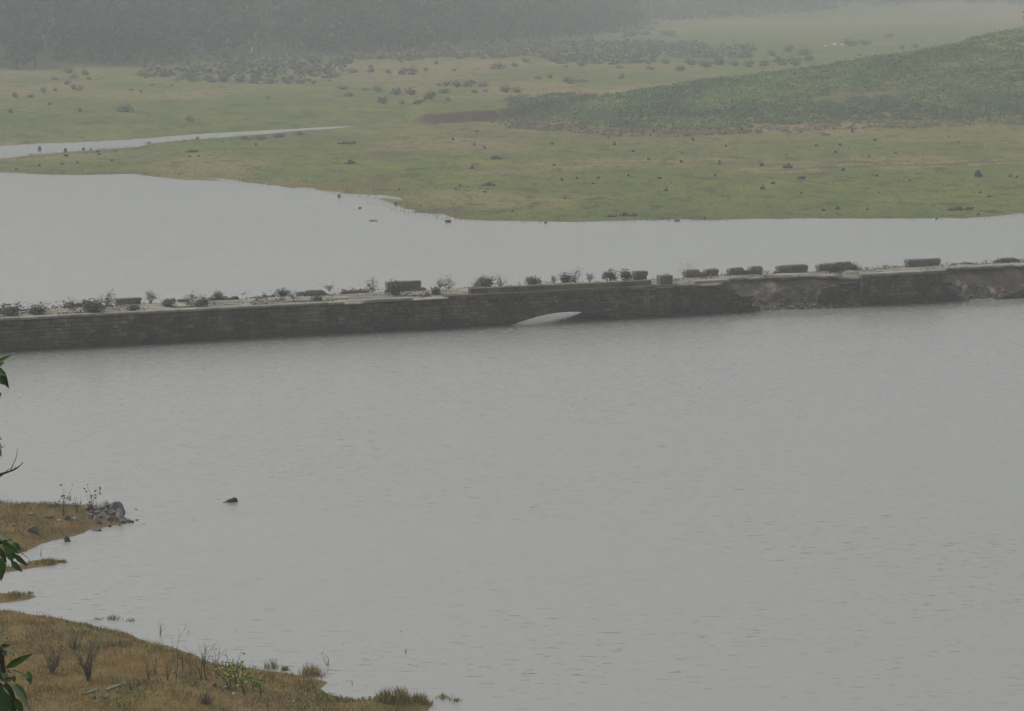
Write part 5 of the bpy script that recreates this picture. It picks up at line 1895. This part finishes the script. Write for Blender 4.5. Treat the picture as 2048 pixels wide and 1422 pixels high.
# ------------------------------------------------------------------ the tree at the left whose branches hang into view
TY = 16.0
gz = float(z_near(np.array([-4.6]), np.array([16.4]))[0])
tree = empty('tree', (-4.6, 16.4, gz), 'green-leaved tree just outside the left edge, its leafy branch ends hanging into view', 'tree')
TO = np.array([-4.6, 16.4, gz])
gt2 = np.random.default_rng(91)
mbT = MB()
mbT.tube([(0, 0, -0.3), (0.02, 0, 0.6), (0.08, 0.03, 1.7), (0.02, 0.06, 3.0), (0.1, 0.05, 4.4), (0.05, 0.1, 5.8)], [0.2, 0.15, 0.125, 0.1, 0.07, 0.03], 10)
mbT.build('trunk', M['bark'], tree)
tl = MB()      # leaves
tb = MB()      # branches


def tp(px, py, dy=0.0):
    return at_Y(px, py, TY + dy) - TO


def branch(pts, r):
    pts = [np.asarray(p, float) for p in pts]
    tb.tube(pts, [r * (1 - 0.75 * i / (len(pts) - 1)) for i in range(len(pts))], 6)


def lf(b, t, w, dy=0.0, mi=0, face=None, bend=0.06, tone=None):
    base = tp(b[0], b[1], dy)
    tip = tp(t[0], t[1], dy - 0.03)
    nrm = face if face is not None else np.array([gt2.normal() * 0.35, -1, 0.35 + gt2.normal() * 0.25])
    tl.leaf(base, tip, w / F * TY, nrm, bend, mi, tone if tone is not None else gt2.random())


# branch ends that enter the frame
branch([(0.05, 0.04, 3.2), tp(-300, 560), tp(-120, 640), tp(-35, 720), tp(-6, 745)], 0.045)
branch([(0.08, 0.05, 2.6), tp(-320, 820), tp(-150, 850), tp(-30, 868)], 0.04)
branch([(0.08, 0.03, 2.0), tp(-300, 1010), tp(-110, 1030), tp(-40, 1062), tp(4, 1086)], 0.045)
branch([(0.06, 0.03, 1.6), tp(-330, 1180), tp(-160, 1210), tp(-50, 1255), tp(0, 1300), tp(8, 1345)], 0.05)
branch([tp(-160, 1210), tp(-70, 1320), tp(-10, 1360), tp(14, 1378)], 0.02)
# bare twig
branch([tp(-160, 1000), tp(-60, 975), tp(0, 949), tp(9, 946), tp(21, 942), tp(31, 938), tp(38, 933), tp(46, 925)], 0.0085)
branch([tp(20, 943), tp(25, 931), tp(31, 919), tp(34, 907), tp(34.5, 895)], 0.003)
branch([tp(9, 946), tp(14, 941), tp(19, 936)], 0.003)
branch([tp(29, 939), tp(31, 935), tp(30, 933)], 0.003)
branch([tp(-20, 968), tp(0, 954), tp(9, 947)], 0.004)
branch([tp(-40, 905), tp(0, 896), tp(10, 892)], 0.004)
# leaves in frame, upper cluster
lf((-6, 726), (24, 710), 9)
lf((-4, 734), (10, 724), 8)
lf((-4, 733), (18, 777), 17, 0.05)
lf((-10, 750), (8, 770), 14)
lf((-8, 742), (13, 752), 14)
lf((-12, 786), (4, 788), 10, 0.0, 0)
lf((-8, 800), (3, 788), 8)
lf((-14, 868), (4, 880), 9)
lf((-6, 884), (3, 894), 7)
lf((-4, 893), (3, 914), 8)
# middle cluster
lf((-10, 1070), (30, 1086), 12, 0.0, 1, np.array([0.2, -0.6, 1.0]))
lf((2, 1086), (27, 1078), 7)
lf((4, 1086), (38, 1108), 16)
lf((26, 1086), (42, 1102), 13, 0.03)
lf((8, 1088), (30, 1118), 20, 0.05, tone=0.3)
lf((12, 1100), (26, 1126), 16, 0.02, tone=0.5)
lf((28, 1108), (57, 1132), 12)
lf((22, 1122), (45, 1144), 13, -0.03, tone=0.2)
lf((2, 1098), (14, 1126), 13)
lf((-6, 1092), (6, 1118), 14, 0.06)
lf((4, 1112), (2, 1163), 18, -0.04, tone=0.1)
lf((-10, 1110), (-2, 1150), 16)
branch([tp(10, 1092), tp(30, 1100), tp(46, 1108), tp(56, 1116), tp(63, 1127)], 0.0028)
# lower cluster
lf((-4, 1270), (12, 1263), 7, 0.0, 1)
lf((2, 1292), (21, 1290), 8)
lf((4, 1302), (14, 1312), 12)
lf((0, 1306), (8, 1322), 12, 0.04, tone=0.2)
lf((10, 1300), (44, 1307), 8, 0.02, 1, np.array([0.1, -0.5, 1.0]))
lf((10, 1337), (67, 1307), 15, -0.05, tone=0.55)
lf((14, 1340), (24, 1346), 7, 0.0, 1)
lf((42, 1352), (60, 1358), 12, -0.04, tone=0.4)
lf((57, 1342), (62, 1370), 15, -0.03, tone=0.6)
lf((6, 1362), (32, 1356), 12, 0.0, tone=0.5)
lf((28, 1350), (29, 1366), 8)
lf((4, 1338), (14, 1368), 14, 0.05, 1, np.array([0.4, -0.8, 0.5]))
lf((20, 1366), (62, 1424), 13, -0.06, 1, np.array([0.5, -0.7, 0.6]))
lf((30, 1366), (56, 1406), 15, 0.02, tone=0.9)
lf((10, 1364), (34, 1410), 17, 0.03, tone=0.15)
lf((4, 1372), (22, 1424), 20, 0.0, tone=0.1)
lf((-4, 1366), (6, 1420), 22, 0.04, tone=0.2)
lf((30, 1396), (46, 1432), 17, 0.01, tone=0.2)
lf((16, 1390), (30, 1436), 18, 0.06, tone=0.1)
lf((2, 1330), (4, 1364), 16, 0.08, tone=0.4)
lf((6, 1374), (20, 1392), 5, -0.06, 1)
lf((-4, 1392), (14, 1446), 24, -0.02, tone=0.05)
branch([tp(2, 1370), tp(10, 1382), tp(16, 1392), tp(21, 1402)], 0.0026)
branch([tp(26, 1340), tp(44, 1346), tp(52, 1350)], 0.0028)
# the rest of the crown, outside the picture
for k_ in range(40):
    z0 = gt2.uniform(1.5, 5.6)
    a = gt2.uniform(0.3, 2 * math.pi - 0.3) + math.pi * 0.0
    L = gt2.uniform(0.8, 2.0)
    dx, dy = math.cos(a) * L, math.sin(a) * L
    if dx > 0.9:
        dx = 0.9
    tip = np.array([dx, dy, z0 + gt2.uniform(-0.3, 0.6)])
    branch([(0.05, 0.05, z0), tip * (0.5, 0.5, 1) + (0, 0, 0.1), tip], 0.03)
    for q in range(110):
        c = np.array([0.05, 0.05, z0]) + (tip - np.array([0.05, 0.05, z0])) * gt2.uniform(0.4, 1.05) + gt2.normal(size=3) * 0.16
        d = gt2.normal(size=3)
        d[2] = -abs(d[2])
        d /= np.linalg.norm(d)
        tl.leaf(c, c + d * gt2.uniform(0.1, 0.17), 0.055, gt2.normal(size=3), 0.06, 0, gt2.random())
tb.build('branch', M['bark'], tree)
tl.build('foliage', [M['tree_leaf'], M['pale_leaf']], tree)

# ------------------------------------------------------------------ haze: even air round the whole place
def add_haze():
    mb = MB()
    mb.box(-1500, 1500, -300, 2900, -3.4, 82)
    o = mb.build('haze', None)
    o.data.materials.clear()
    m = bpy.data.materials.new('haze_air')
    m.use_nodes = True
    nt = m.node_tree
    nt.nodes.clear()
    v = nt.nodes.new('ShaderNodeVolumePrincipled')
    v.inputs['Color'].default_value = (0.585, 0.615, 0.615, 1)
    v.inputs['Density'].default_value = HAZE_DENSITY
    v.inputs['Anisotropy'].default_value = 0.0
    out = nt.nodes.new('ShaderNodeOutputMaterial')
    nt.links.new(v.outputs[0], out.inputs['Volume'])
    o.data.materials.append(m)
    tag(o, kind='stuff')


add_haze()
